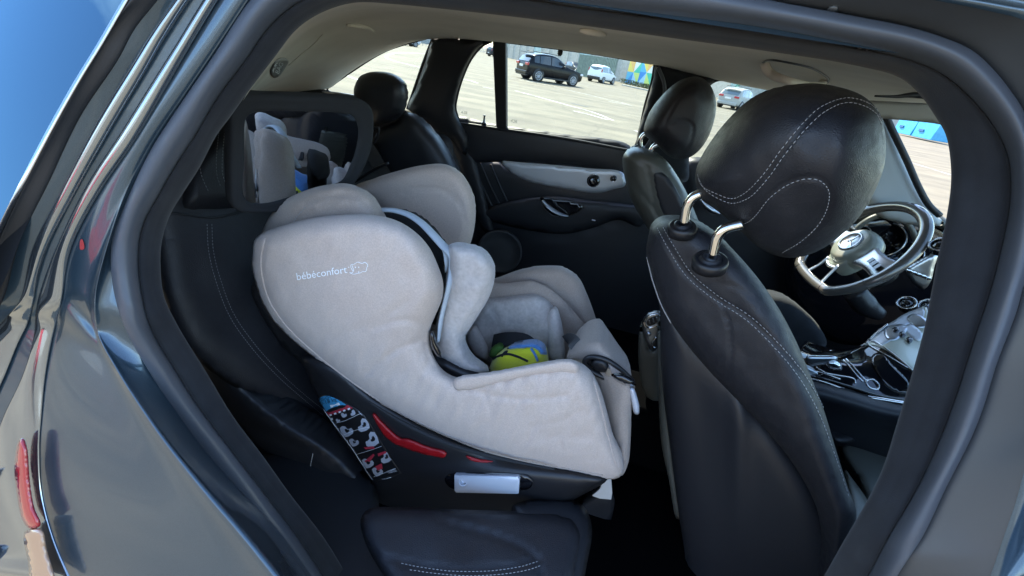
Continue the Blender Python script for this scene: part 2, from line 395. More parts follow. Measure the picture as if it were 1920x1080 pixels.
# black flocked clip holes and scuffs on the seal
stree = bvh(seal)
a = Acc()
for x, y, s in [(1612, 92, 5), (1626, 93, 3)]:
    p, nn = hit(stree, x, y); a.add(*disc_geo(p, nn, [(s*.0004, 0), (s*.0004, .001)], sides=8))
a.out('seal_clip', plastic, seal)

# --- painted body rearwards of the opening: columns follow the pressed ridges
rows = [ # c, d(inner ridge), sB right, sB left, sA right, sA left, grey line, rubber, glass edge
 [(640,-230),(636,-231),(575,-231),(553,-232),(524,-232),(502,-232),(464,-232),(424,-232),(400,-232)],
 [(530,-90),(527,-91),(466,-91),(444,-92),(416,-92),(396,-92),(358,-92),(320,-92),(299,-92)],
 [(467,2),(464,1),(407,-2),(386,-4),(356,-6),(336,-7),(302,-8),(266,-9),(246,-9)],
 [(404,98),(401,96),(350,92),(331,86),(303,74),(284,66),(252,56),(216,43),(193,82)],
 [(348,180),(345,178),(311,158),(292,148),(266,137),(247,126),(222,112),(176,118),(150,152)],
 [(285,276),(281,273),(249,262),(229,250),(203,242),(184,230),(150,220),(118,225),(92,256)],
 [(240,372),(233,370),(183,360),(163,352),(139,358),(121,350),(92,342),(62,330),(38,362)],
 [(207,470),(188,512),(128,470),(106,470),(83,470),(64,465),(38,452),(10,442),(-6,455)],
 [(211,543),(179,560),(108,570),(73,573),(58,560),(38,565),(0,575),(-30,560),(-50,560)],
 [(233,617),(184,622),(96,622),(67,630),(45,604),(0,612),(-60,640),(-90,640),(-110,640)],
 [(274,690),(222,694),(80,700),(46,706),(24,645),(-50,690),(-110,700),(-140,700),(-160,700)],
 [(333,785),(283,785),(68,782),(12,786),(0,700),(-90,760),(-160,770),(-190,770),(-210,770)],
 [(370,841),(321,836),(62,836),(-4,840),(-40,790),(-120,830),(-190,840),(-220,840),(-240,840)],
 [(441,925),(398,928),(64,922),(-12,925),(-60,880),(-150,900),(-220,920),(-250,920),(-270,920)],
 [(511,999),(462,1000),(82,1006),(-10,1006),(-70,960),(-160,980),(-240,1000),(-270,1000),(-290,1000)],
 [(578,1092),(538,1092),(116,1094),(0,1094),(-60,1060),(-160,1080),(-240,1100),(-270,1100),(-290,1100)],
 [(735,1310),(712,1310),(230,1310),(100,1310),(20,1290),(-80,1300),(-200,1310),(-240,1310),(-260,1310)]]
K = len(rows)
def colr(i, Y0, h=0.0):
    pts = cat([r[i] for r in rows], 120); R = np.array([P(x, y, (nearb if i else near)(Y0)) for x, y in pts]); return toC(R, h)
dw = np.clip((np.arange(120)-42)/14., 0, 1)[:, None]              # where the inner ridge opens up below the belt line
c0, d0 = colr(0, .325), colr(1, .322)
b0, b1, a0, a1, g0, u0, e0 = colr(2, .312), colr(3, .306), colr(4, .300), colr(5, .294), colr(6, .286), colr(7, .275), colr(8, .27)
vd = np.array([unit(q-CAM) for q in d0])
cols = [c0+deep*.6, c0+deep*.15]
cols += [mid(c0, d0, .5)+deep*.12*dw]
cols += [mid(c0, d0, .85)-vd*.004*dw, d0-vd*.011*dw, mid(d0, b0, .035)-vd*.012*dw, mid(d0, b0, .09)-vd*.006*dw-vd*.001, mid(d0, b0, .16)-vd*.003, mid(d0, b0, .5)-vd*.004, mid(d0, b0, .9)-vd*.002]
def ridge(p, q, h):
    v = np.array([unit(x-CAM) for x in p]); return [mid(p, q, t)-v*h*math.sin(math.pi*t)**.75 for t in (0, .08, .25, .5, .75, .92, 1)]
bw = lambda p, q, k: mid(p, q, k)
o = mesh('body_panel', *grid_geo(np.array(cols+[b0+vd*.004])), paint, car); subs(o)
panel = o
mould = principled('polished_moulding', (.30, .34, .38), .10, .9, Coat_Weight=1.0)
o = mesh('side_moulding', *grid_geo(np.array([b0+vd*.004]+ridge(b0+(b0-b1)*.25, b1+(b1-b0)*.2, .007)+[b1+vd*.005])), mould, car); subs(o)
o = mesh('body_panel', *grid_geo(np.array([b1+vd*.003, mid(b1, a0, .5)+vd*.003, a0+vd*.003])), paint, car)
o = mesh('side_moulding', *grid_geo(np.array([a0+vd*.004]+ridge(a0+(a0-a1)*.25, a1+(a1-a0)*.2, .006)+[a1+vd*.005])), mould, car); subs(o)
o = mesh('body_panel', *grid_geo(np.array([a1+vd*.003, mid(a1, g0, .5), g0-vd*.001])), paint, car)
o = mesh('window_gasket', *grid_geo(np.array([g0+vd*.002, g0-vd*.003, mid(g0, u0, .3)-vd*.004, u0-vd*.003, mid(u0, e0, .5)-vd*.004, e0-vd*.001, e0+vd*.004])), plastic_dk, car); subs(o)
ed = np.array([P(x-12, y+2, lambda X, Z: .345+.65*(max(Z, 1.06)-1.25)) for x, y in cat([r[8] for r in rows], 120)])
o = mesh('quarter_window_edge', *grid_geo(np.array([e0+vd*.001, e0-vd*.002, mid(e0, ed, .5)-vd*.0025, ed-vd*.001, ed+vd*.002])), satin, car)
# quarter window: leans further in than the other glass, shaped to mirror the sky
gq = [ed+vd*.0005, ed-np.array([.10, .006, 0]), ed-np.array([.24, .0, 0]), ed-np.array([.5, -.02, 0])]
mesh('quarter_window', *grid_geo(np.array(gq)), pglass, car)
bk = [q+np.array([0, .03, 0]) for q in gq]; mesh('quarter_window_liner', *grid_geo(np.array(bk)), plastic_dk, car)
# red and amber reflection low on the quarter panel, modelled as raised coloured pieces
ptree = bvh(panel)
tl = [(24,850),(32,825),(44,822),(52,850),(58,900),(68,960),(80,1020),(92,1075),(60,1080),(44,1030),(30,960),(24,900)]
def onpanel(pts, off): 
    out = []
    for x, y in pts:
        p, nn = hit(ptree, x, y)
        out.append(p+nn*off if p is not None else P(x, y, near(.30)))
    return np.array(out)
reflm = principled('reflection_red', (.45, .02, .03), .12, Coat_Weight=1.0)
refla = principled('reflection_amber', (.5, .28, .16), .15, Coat_Weight=1.0)
def decal(name, pts, mat, parent, tree, off=.002, step=6, smooth=True, thick=.002):
    poly = cat(pts, max(24, len(pts)*5), True) if smooth else np.array(pts, float)
    mn, mxx = poly.min(0), poly.max(0); gx, gy = np.meshgrid(np.arange(mn[0], mxx[0], step), np.arange(mn[1], mxx[1], step)); Q = np.stack([gx.ravel(), gy.ravel()], 1)
    if len(Q): Q = Q[inside(Q, poly)]
    if len(Q): Q = Q[seg_dist(Q, poly) > step*.4]
    allp = np.vstack([poly, Q]) if len(Q) else poly
    res = delaunay_2d_cdt([Vector(v) for v in allp], [], [list(range(len(poly)))], 1, 1e-4)
    v2 = np.array([tuple(v) for v in res[0]]); V = []; last = None
    for x, y in v2:
        p, nn = hit(tree, x, y)
        if p is None: p = last if last is not None else P(x, y, .5); nn = np.array([0, -1, 0])
        last = p; V.append(p+nn*off)
    V = np.array(V); Fc = []
    for t in res[2]:
        t = list(t); a_, b_, c_ = V[t[0]], V[t[1]], V[t[2]]
        Fc.append(t if np.cross(b_-a_, c_-a_)@(CAM-a_) > 0 else t[::-1])
    ob = mesh(name, V, Fc, mat, parent)
    if thick: m = ob.modifiers.new('solid', 'SOLIDIFY'); m.thickness = thick; m.offset = -1
    return ob
puff('red_reflection', [(36,824),(44,822),(51,840),(56,900),(64,950),(76,985),(56,992),(42,975),(32,930),(27,870)], nearb(.296), .010, .001, 12, reflm, car, step=5)
puff('amber_reflection', [(46,998),(78,992),(88,1030),(104,1110),(64,1110),(52,1050)], nearb(.296), .010, .001, 12, refla, car, step=6)
# sill fixings where the wheel-arch edge meets the opening
a = Acc()
for q in [[(382,952),(412,985)], [(404,982),(425,1002)], [(440,995),(480,1040),(506,1052)], [(520,1060),(545,1085)]]:
    L = proj_line(ptree, q, 12, .002); 
    if len(L) > 2: a.tube(L, .0011, sides=5)

# red touch-up mark on the pillar
decal('paint_mark', [(152,450),(155,448),(159,466),(152,468)], principled('red_mark', (.4, .03, .03), .5), car, ptree, .0008, thick=0)

# --- jamb forward of / above the opening
Cj = np.array([P(x, y, near(.325)) for x, y in cat(C_, NS)])
i0 = int(NS*.40)
Cr = Cj[i0:]
E_ = [(760,-240),(1000,-180),(1250,-130),(1480,-75),(1640,-22),(1760,2),(1850,20),(1935,45),(2010,120),(2060,260),(2065,420),(2045,560),(1990,720),(1960,800),(1925,870),(1905,940),(1880,1012),(1856,1080),(1800,1190),(1740,1310)]
Er = np.array([P(x, y, near(.295)) for x, y in cat(E_, len(Cr))])
vj = np.array([unit(q-CAM) for q in Er])
side = np.array([unit(Er[i]-Cr[i]) for i in range(len(Er))])
cols = [Cr+deep*.6, Cr+deep*.12, mid(Cr, Er, .12)+deep*.1, mid(Cr, Er, .5), mid(Cr, Er, .85)-vj*.004, Er-vj*.006]
o = mesh('door_jamb', *grid_geo(np.array(cols)), jambp, car); subs(o)
cols = [Er-vj*.0065, Er+side*.008-vj*.006, Er+side*.016-vj*.001+deep*.1, Er+side*.03+deep*.25, Er+side*.05+deep*.1, Er+side*.075-vj*.004, Er+side*.10-vj*.006, Er+side*.14+deep*.2]
o = mesh('pillar_skin', *grid_geo(np.array(cols)), paint, car); subs(o)
jt = bvh(bpy.data.objects['door_jamb'])
for x, y in [(1562, 15)]:
    p, nn = hit(jt, x, y)
    if p is not None: lathe('jamb_screw', p, nn, [(.004, 0), (.004, .0015), (.0025, .0025)], jambp, car, sides=16)

# --- outer shell that closes the cabin: roof, floor, rear, lower sides (all beyond what the opening shows)
def slab(name, pts, thick, mat): return prism(name, [np.array(p, float) for p in pts], thick, mat, car)
slab('roof', [(-1.95, .56, 1.58), (1.0, .56, 1.60), (1.0, 1.66, 1.60), (-1.95, 1.66, 1.58)], (0, 0, .03), paint)
slab('floor', [(-1.2, .36, .33), (2.0, .36, .33), (2.0, 1.82, .33), (-1.2, 1.82, .33)], (0, 0, -.03), carpet)
slab('rear_wall', [(-1.95, .4, .3), (-1.95, 1.85, .3), (-1.95, 1.85, 1.6), (-1.95, .4, 1.6)], (-.03, 0, 0), plastic_dk)
slab('roof_side', [(-1.95, .49, 1.50), (1.0, .50, 1.50), (1.0, .56, 1.6), (-1.95, .56, 1.58)], (0, .01, 0), paint)
slab('far_lower_side', [(-1.95, 1.84, .2), (2.0, 1.84, .2), (2.0, 1.84, 1.12), (-1.95, 1.84, 1.12)], (0, .03, 0), paint)
slab('near_rear_side', [(-1.95, .36, .3), (-.80, .36, .3), (-.80, .36, 1.0), (-.80, .50, 1.5), (-1.95, .50, 1.5), (-1.95, .36, 1.0)], (0, .02, 0), plastic_dk)
slab('bulkhead', [(1.55, .4, .25), (1.55, 1.84, .25), (1.55, 1.84, 1.0), (1.55, .4, 1.0)], (.03, 0, 0), plastic_dk)
slab('bonnet', [(1.5, .45, 1.0), (2.6, .5, .92), (2.6, 1.75, .92), (1.5, 1.8, 1.0)], (0, 0, .02), paint)
slab('near_front_side', [(.52, .36, .2), (1.6, .36, .2), (1.6, .36, 1.08), (.52, .36, 1.08)], (0, .02, 0), paint)
prism('front_window', [np.array(v) for v in [(.54, .375, 1.08), (1.50, .375, 1.08), (1.06, .52, 1.50), (.60, .52, 1.50)]], (0, .004, 0), wglass, car)
prism('windscreen', [np.array(v) for v in [(1.04, .56, 1.58), (1.04, 1.66, 1.58), (1.56, 1.74, 1.04), (1.56, .44, 1.04)]], (.003, 0, .003), wglass, car)
for yy in (.52, 1.69): tube('windscreen_pillar', [(1.02, yy, 1.56), (1.34, yy-.07*np.sign(1-yy), 1.30), (1.62, yy-.14*np.sign(1-yy), 1.04)], .032, paint, car, sides=10, n=16)
slab('front_wing', [(1.58, .36, .2), (2.6, .42, .2), (2.6, .46, .90), (1.58, .38, 1.06)], (0, .02, 0), paint)

# --- headliner: from the near roof rail across to the top of the far windows
top = [(455,190),(500,110),(545,45),(600,8),(664,-8),(813,-2),(950,12),(1078,30),(1300,60),(1424,78),(1599,105),(1735,150)]
midl = [(462,182),(520,140),(572,100),(640,60),(715,40),(822,36),(950,50),(1090,68),(1310,98),(1437,124),(1600,150),(1738,172)]
bot = [(470,172),(548,172),(614,166),(660,133),(725,95),(800,72),(925,75),(1100,97),(1228,119),(1345,148),(1470,172),(1600,190),(1740,190)]
Ys = [.60, 1.15, 1.62]
r1 = np.array([P(x, y, .60) for x, y in cat(top, 70)]); r2 = np.array([P(x, y, 1.15) for x, y in cat(midl, 70)]); r3 = np.array([P(x, y, far(1.74)) for x, y in cat(bot, 70)])
r2[:, 2] = np.maximum(r2[:, 2], .5*(r1[:, 2]+r3[:, 2]))
G = np.array([cat(np.array([r1[i], r2[i], r3[i], r3[i]+np.array([0, .02, .02])]), 26) for i in range(70)]).transpose(1, 0, 2)
hl = mesh('headliner', *grid_geo(G), headl, car)
ht = bvh(hl)
# grab handles (far front, far rear seen edge on), airbag tag, coat hook
def surf(pts, off, tree=ht, n=20): return proj_line(tree, pts, n, off)
L = [(1433,117),(1450,121),(1485,124),(1520,138),(1545,152)]
pp = surf(L, .0); 
if len(pp) > 5:
    q = [np.array(v) for v in pp]; inn = np.array([0, -.6, -.8]); k = len(q)
    bow = [q[i]+inn*.034*math.sin(math.pi*i/(k-1))**.5 for i in range(k)]
    tube('grab_handle', bow, [.009, .0075, .007, .0075, .009], headl, car, sides=12, n=30)
    rim_ = tube('grab_handle_recess', proj_line(ht, [(1428,122),(1440,112),(1480,116),(1530,130),(1555,150),(1545,158),(1500,152),(1450,138)], 50, .001, True), .0022, plastic_dk, car, closed=True, sides=6)
for s in ([(650,44),(664,45),(690,50),(700,56)], [(1088,52),(1104,54),(1124,58),(1136,62)]):
    q = surf(s, .004, n=10)
    if len(q) > 3: tube('grab_handle', q, [.003, .006, .006, .003], headl, car, sides=8)
q = surf([(1104,54),(1112,56)], .007, n=4)
if len(q) > 2: tube('coat_hook', q, .003, plastic_dk, car, sides=6)
tg = decal('airbag_tag', [(506,134),(518,112),(532,108),(540,113),(536,122),(522,142),(512,145)], principled('grey_label', (.22, .23, .22), .5), car, ht, .002)
tt = bvh(tg)
text_on(tt, 'AIR', 512, 136, 521, 117, white, 'tag_lettering', tg, off=.001); text_on(tt, 'BAG', 522, 138, 531, 119, white, 'tag_lettering', tg, off=.001)
tube('pillar_seam', surf([(604,64),(590,80),(560,105),(541,122)], .0006, n=20), .0012, headl, car, sides=5)

# --- far side of the cabin: pillars and the far rear door
def farpiece(name, poly, Y, mat, parent, h=.012, r=10, seams=(), **k): return puff(name, poly, Y, h, .03, r, mat, parent, step=k.pop('step', 8), seams=seams, **k)
farpiece('rear_pillar', [(816,70),(870,72),(924,76),(905,84),(884,108),(868,142),(856,180),(853,203),(862,228),(880,262),(872,292),(848,262),(822,252),(796,236),(765,206),(780,165),(796,120)], far(1.70), plastic_dk, car, h=.03, r=26)
farpiece('pillar_trim', [(868,232),(880,262),(900,330),(915,390),(925,440),(905,430),(885,380),(862,310),(840,250),(848,240)], 1.72, plastic_dk, car, h=.012, r=8)
farpiece('centre_pillar', [(1232,118),(1290,131),(1346,149),(1326,162),(1306,190),(1296,240),(1292,300),(1288,340),(1240,330),(1196,280),(1194,258),(1210,200),(1224,150)], far(1.68), trimfab, car, h=.03, r=20)
tube('centre_pillar_seal', [P(x, y, far(1.64)) for x, y in [(1234,126),(1246,160),(1242,200),(1226,250),(1206,285)]], .006, rubber, car, sides=8, n=30)
# glass lines
def pane(name, poly, Y, mat=wglass, parent=car):
    V = [P(x, y, Y) for x, y in poly]; return prism(name, V, (0, .004, 0), mat, parent)
pane('rear_quarter_glass', [(600,178),(622,160),(662,130),(725,92),(800,68),(830,70),(800,130),(760,215),(700,225),(640,205)], far(1.79))
pane('front_door_glass', [(1285,320),(1290,210),(1320,150),(1350,140),(1450,160),(1600,190),(1680,240),(1760,420),(1700,440),(1500,400)], far(1.79))
# dark inner wall below the quarter window and parcel ledge
puff('quarter_trim', [(440,168),(470,170),(548,173),(612,168),(626,176),(700,188),(766,206),(800,240),(845,262),(830,420),(700,440),(500,380),(430,300)], 1.62, .01, .05, 14, plastic_dk, car, step=14)
tube('parcel_ledge', [P(x, y, 1.60) for x, y in [(605,172),(640,176),(668,180)]], [.006, .010, .006], satin, car, sides=8, n=12, flat=.5)
tube('quarter_glass_frame', [P(x, y, far(1.73)) for x, y in [(800,71),(725,94),(662,132),(622,160),(612,168),(624,175),(665,180)]], .005, plastic_dk, car, sides=6, n=40)
tube('quarter_glass_frame', [P(x, y, far(1.71)) for x, y in [(812,72),(796,112),(780,158),(764,204)]], .006, plastic_dk, car, sides=6, n=20)

# ---- far rear door, a thing
door = thing('rear_side_door', 'far rear side door with black trim and aluminium inlay, closed, behind the child seat', 'car door', (0, 1.74, .4))
farpiece('door_panel', [(858,236),(925,300),(1180,330),(1230,360),(1260,480),(1255,700),(1180,800),(900,820),(870,600),(876,400)], 1.77, plastic_dk, door, h=.02, r=30, step=14,
    seams=[([(880,405),(930,418),(985,432),(1030,436),(1060,437),(1110,425),(1160,408)], .012, 5), ([(925,300),(1010,520),(1100,560)], .003, 4)])
farpiece('upper_panel', [(853,220),(925,232),(1050,250),(1182,274),(1186,300),(1175,330),(1110,318),(1000,307),(940,304),(880,300),(866,262)], 1.72, leather_soft, door, h=.02, r=26, step=7)
for s in ([(886,305),(905,350),(925,392)], [(900,305),(920,350),(945,400)], [(920,308),(938,350),(962,400)]):
    tube('trim_rib', [P(x, y, 1.735) for x, y in s], .005, plastic_dk, door, sides=8, n=16)
farpiece('arm_rest', [(890,402),(930,384),(985,372),(1040,368),(1110,376),(1170,382),(1215,392),(1200,425),(1160,412),(1110,428),(1062,438),(1020,436),(960,425)], 1.725, plastic_dk, door, h=.02, r=22, step=8)
inl = farpiece('inlay', [(938,303),(975,304),(1040,309),(1100,315),(1168,324),(1172,348),(1150,355),(1128,361),(1108,362),(1070,356),(1020,347),(985,338),(955,322)], 1.692, alu, door, h=.006, r=6, step=6)
it = bvh(inl)
for cx, cy, rr in [(1113, 338, .0245), (1150, 334, .0115)]:
    p, nn = hit(it, cx, cy); kn = lathe('switch_knob', p, np.array([.15, -1, .2]), [(rr*1.1, 0), (rr*1.08, .005), (rr*.98, .006), (rr*.95, .016), (rr*.8, .021), (rr*.3, .022)], plastic_gl, door, sides=28)
    tube('knob_ring', [p+np.array([math.cos(t)*rr*1.05, -.006, math.sin(t)*rr*1.05]) for t in np.linspace(0, 2*math.pi, 32, endpoint=False)], .0015, chrome, kn, closed=True, sides=6)
farpiece('handle_recess', [(1013,370),(1040,372),(1080,380),(1094,387),(1080,400),(1056,406),(1035,402),(1020,388)], 1.655, plastic_gl, door, h=-.004, r=6, step=6)
tube('recess_rim', [P(x, y, 1.65) for x, y in [(1014,371),(1040,373),(1080,380),(1094,387),(1080,399),(1056,406),(1035,403),(1020,389)]], .0018, plastic_gl, door, closed=True, n=50, sides=6)
tube('door_handle', [P(x, y, Y) for x, y, Y in [(1018,376,1.64),(1025,385,1.625),(1038,395,1.625),(1052,402,1.63),(1066,405,1.645)]], [.008, .012, .012, .009, .004], satin, door, sides=12, n=24, flat=.5)
box('lock_button', P(1113, 413, 1.66), (.016, .006, .005), satin, door, bev=.001)
# speaker grille
sp = P(937, 472, 1.70); grille = tex(principled('speaker_mesh', (.06, .06, .062), .6), 'voronoi', 700, .8, .001)
gr_ = lathe('speaker_grille', sp, (.1, -1, .12), [(.105, -.02), (.108, 0), (.104, .008), (.098, .009), (.096, .004), (.05, .009), (.004, .011)], grille, door, sides=48)
# windows of the door: divider bar, gaskets, panes, lock pin
bar = prism('window_divider', [P(x, y, far(1.705)) for x, y in [(923,74),(948,76),(949,242),(930,239)]], (0, .03, 0), plastic_dk, door, bev=.003)
for s in ([(922,77),(905,85),(884,109),(868,143),(857,180),(854,203),(861,227)], [(948,78),(1100,98),(1222,118)], [(1228,118),(1223,150),(1209,200),(1196,262),(1190,278)], [(858,230),(925,240),(1050,258),(1184,283)]):
    tube('window_gasket', [P(x, y, far(1.715)) for x, y in s], .0055, plastic_dk, door, sides=7, n=40)
pane('fixed_pane', [(925,74),(900,84),(870,130),(850,200),(858,232),(930,242)], far(1.74), wglass, door)
pane('door_window', [(940,74),(1100,94),(1232,115),(1215,190),(1188,288),(1050,260),(940,244)], far(1.745), wglass, door)
p = P(907, 231, 1.71); lathe('lock_pin', p, (0, 0, 1), [(.010, -.004), (.011, .002), (.005, .004), (.0045, .020), (.003, .026), (.006, .028), (.004, .032)], plastic_gl, door, up=(0, 1, 0), sides=14)
p = P(1052, 89, far(1.70)); lathe('roof_clip', p, (0, 0, -1), [(.003, 0), (.003, .006), (.009, .01), (.009, .02), (.004, .026)], plastic_dk, door, up=(0, 1, 0), sides=12)
# etched glass marks
gm = principled('glass_etching', (.35, .36, .33), .7)
for x, y, t in [(864, 213, '43R'), (957, 229, '43R')]:
    V, Fc = text_geo(t); s = .03/ (V[:, 0].max()-V[:, 0].min()); c = P(x, y, 1.725)
    mesh('glass_mark', [c+np.array([v[0]*s, 0, v[1]*s]) for v in V], Fc, gm, door, smooth=False)
# ---- far front door with A-pillar in pale light
fdoor = thing('front_side_door', 'far front side door with pale trim beside the steering wheel, mostly hidden by the head restraints', 'car door', (1, 1.74, .5))
farpiece('door_panel', [(1283,300),(1345,300),(1440,330),(1520,380),(1640,430),(1720,470),(1720,640),(1400,640),(1290,520),(1284,400)], 1.76, leather_soft, fdoor, h=.03, r=26, step=14)
tube('door_handle', [P(x, y, 1.66) for x, y in [(1314,374),(1322,384),(1335,394),(1350,401)]], [.004, .010, .012, .004], satin, fdoor, sides=10, n=20)
tube('window_gasket', [P(x, y, far(1.70)) for x, y in [(1300,240),(1304,200),(1324,165),(1345,150),(1400,158),(1452,168)]], .005, plastic_dk, fdoor, sides=7, n=40)
apil = principled('pale_pillar_trim', (.40, .43, .43), .7); tex(apil, 'noise', 600, .2, .0004)
puff('front_pillar', [(1640,205),(1662,222),(1690,290),(1718,350),(1756,402),(1770,420),(1700,420),(1640,400),(1600,330),(1620,250)], ( 1.52, 1640, 0, 220, .0), .03, .03, 26, apil, car, step=8, pw=.7)
tube('front_pillar_seal', [P(x, y, 1.49) for x, y in [(1660,216),(1676,250),(1700,300),(1722,350),(1742,385),(1762,404)]], .009, plastic_dk, car, sides=8, n=40)
V = [P(x, y, 1.75) for x, y in [(1670,220),(1790,215),(1800,430),(1760,420),(1700,320)]]
# mirror housing glimpse
puff('door_speaker', [(1640,345),(1652,352),(1657,370),(1650,392),(1636,390)], 1.60, .006, .02, 6, plastic_gl, fdoor, step=5)
tube('door_speaker_ring', [P(x, y, 1.585) for x, y in [(1644,338),(1656,350),(1661,372),(1654,396)]], .007, apil, fdoor, sides=8, n=20)
# sun visor
vis = principled('visor_vinyl', (.37, .35, .30), .75); tex(vis, 'noise', 500, .3, .0005)
puff('sun_visor', [(1560,187),(1620,188),(1700,192),(1750,196),(1785,210),(1795,242),(1760,233),(1700,226),(1655,222),(1600,210),(1560,200)], 1.20, .008, .012, 10, vis, car, step=8)
tube('visor_pivot', [P(x, y, 1.19) for x, y in [(1640,180),(1680,181),(1712,178),(1745,182)]], [.002, .003, .006, .006], plastic_dk, car, sides=6, n=16)
# ================================================================== rear bench
from mathutils import noise as mnoise
def wob(scale, amp, seed=0.0):
    def f(x, y): return np.array([mnoise.noise(Vector((a/scale, b/scale, seed)))*amp for a, b in zip(x, y)])
    return f
BK = ('p', (-.80, .9, .9), (1, -.10, .30))                     # plane of the rear backrest
rear = thing('rear_bench', 'black leather rear bench with grey stitching, partly covered by the child seat', 'car seat', (-.5, 1.0, .35))
bkr = puff('backrest', [(285,330),(345,300),(440,230),(560,250),(690,262),(745,300),(800,330),(880,370),(905,480),(900,700),(760,830),(640,850),(520,760),(430,720),(340,640),(300,540)], BK, .05, .05, 60, leather, rear, step=12, fn=wob(90, .008, 3))
fbk = puff('backrest', [(698,262),(716,240),(745,226),(757,212),(772,212),(792,226),(820,258),(845,296),(862,330),(885,390),(880,440),(800,440),(730,380),(700,330),(690,290)], 1.42, .07, .1, 40, leather_soft, rear, step=7,
    seams=[([(738,345),(716,300),(712,270),(722,246),(745,231),(757,222)], .005, 2.2), ([(795,345),(785,310),(772,290)], .004, 2.2)], label='far shoulder of the backrest', fn=wob(24, .003, 2))
bt = bvh(bkr)
ac = Acc()
for q in ([(388,420),(391,470),(404,525),(430,592),(470,650),(520,705),(565,745),(605,778)], [(397,420),(400,470),(413,523),(438,588),(478,646),(528,701),(572,741),(612,772)]):
    stitch(bt, q, threadm, rear, r=.0005, acc=ac, n=260)
ac.out('stitching', threadm, bkr, kind='stuff')
tube('backrest_seam', proj_line(bt, [(300,398),(345,402),(400,408),(440,400),(470,392)], 40, .001), .003, plastic_dk, bkr, sides=6)
# outboard bolster and the trim beside the wheel arch
bol = puff('side_bolster', [(318,600),(352,600),(400,660),(470,735),(540,790),(600,830),(660,880),(700,930),(712,1000),(740,1110),(690,1150),(640,1100),(560,960),(470,830),(380,720)], .60, .05, .1, 34, leather_soft, rear, step=10,
    seams=[([(340,640),(400,720),(470,800),(540,830),(600,850),(640,890),(650,960)], .016, 9), ([(587,850),(581,885),(584,920),(592,948)], .002, 2)])
tube('bolster_piping', proj_line(bvh(bol), [(587,850),(581,885),(584,920),(592,948)], 20, .0006), .0009, threadm, bol, sides=5)
tube('belt_buckle', [P(655,945,.60), P(672,925,.60), P(692,905,.60)], [.010, .013, .012], plastic, rear, sides=10, n=12, flat=.6)
# cushion
cush = puff('seat_cushion', [(676,975),(690,955),(740,950),(850,955),(960,958),(1050,962),(1080,975),(1092,1000),(1086,1050),(1070,1110),(1040,1150),(900,1190),(780,1150),(720,1080),(686,1020)], ('z', .60), .03, .0, 30, leather, rear, step=9,
    seams=[([(822,975),(880,992),(940,1010),(985,1030),(1010,1055),(1015,1090)], .008, 3.5), ([(700,1040),(740,1050),(800,1063),(860,1068),(930,1066),(980,1058),(1012,1048)], .005, 4)], fn=wob(60, .004, 8))
puff('sill_cover', [(500,850),(600,840),(700,900),(715,1000),(750,1090),(800,1180),(740,1260),(560,1120),(440,930)], ('z', .375), .03, .0, 34, plastic_dk, rear, step=12)
cush2 = puff('cushion_side', [(960,950),(1060,935),(1095,950),(1110,990),(1100,1060),(1085,1120),(1040,1160),(1020,1090),(1012,1040),(990,1010)], ('z', .585), .03, .0, 24, leather_soft, rear, step=9)
ct = bvh(cush); ac = Acc()
for q in ([(752,1057),(800,1066),(860,1072),(930,1070),(980,1062),(1012,1052)], [(768,1069),(820,1076),(870,1080),(930,1078),(985,1070),(1014,1061)]): stitch(ct, q, threadm, cush, r=.0007, acc=ac, off=.001)
ac.out('stitching', threadm, cush, kind='stuff')
# the shadowed foot well side of the cushion
puff('cushion_front', [(1080,960),(1120,930),(1150,930),(1140,1000),(1110,1120),(1060,1200),(1040,1160),(1090,1060)], .75, .01, .05, 10, plastic_dk, rear, step=12)
# seat belt of the far seat
ac = Acc()
def ribbon(name, pts, w, mat, parent, up, th=.0012, n=24):
    c = cat(np.array(pts, float), n); T = np.gradient(c, axis=0); T /= np.linalg.norm(T, axis=1)[:, None]; S = np.array([unit(np.cross(t, up)) for t in T]); U = np.cross(S, T)
    G = [c+S*w/2, c+S*w/2+U*th, c-S*w/2+U*th, c-S*w/2]
    return mesh(name, *grid_geo(np.array(G+[G[0]])), mat, parent, smooth=False)
ribbon('seat_belt', [P(678,262,1.30), P(695,285,1.28), P(715,318,1.24), P(733,345,1.20)], .045, beltm, rear, (0.7, -.7, .2))
tube('belt_guide', [P(x, y, 1.30) for x, y in [(697,250),(702,240),(710,240),(708,255),(700,268),(695,262)]], .004, plastic, rear, closed=True, n=30, sides=8)
tube('backrest_gap', [P(x, y, 1.18) for x, y in [(655,348),(680,332),(705,316),(728,306)]], .005, plastic, rear, sides=6, n=12)

hrf = thing('head_restraint', 'black leather head restraint on the far rear seat against the quarter window', 'headrest', P(712,235,1.45), 'head restraints in the car')
o = puff('cushion', [(663,171),(667,156),(674,144),(687,137),(707,134),(733,137),(752,147),(761,160),(764,178),(761,197),(755,214),(741,225),(718,232),(700,233),(680,215),(668,195)], 1.45, .09, .05, 34, leather_soft, hrf, step=5,
    seams=[([(712,138),(724,150),(730,172),(728,200),(722,226)], .004, 1.6), ([(674,184),(684,178),(694,186),(700,206),(703,230)], .004, 1.6)])
hrn = thing('head_restraint', 'black leather head restraint behind the baby mirror, crossed by double stitching', 'headrest', P(390,380,.8), 'head restraints in the car')
o = puff('cushion', [(340,395),(338,340),(352,300),(385,255),(425,215),(470,195),(500,215),(510,300),(490,380),(440,396),(380,400)], BK, .09, .05, 40, leather, hrn, step=8)
t_ = bvh(o); ac = Acc()
for q in ([(411,245),(406,290),(406,325),(414,352)], [(421,250),(417,290),(417,325),(425,350)], [(374,305),(378,330),(392,362)]): stitch(t_, q, threadm, o, r=.0006, acc=ac)
if ac.n: ac.out('stitching', threadm, o, kind='stuff')

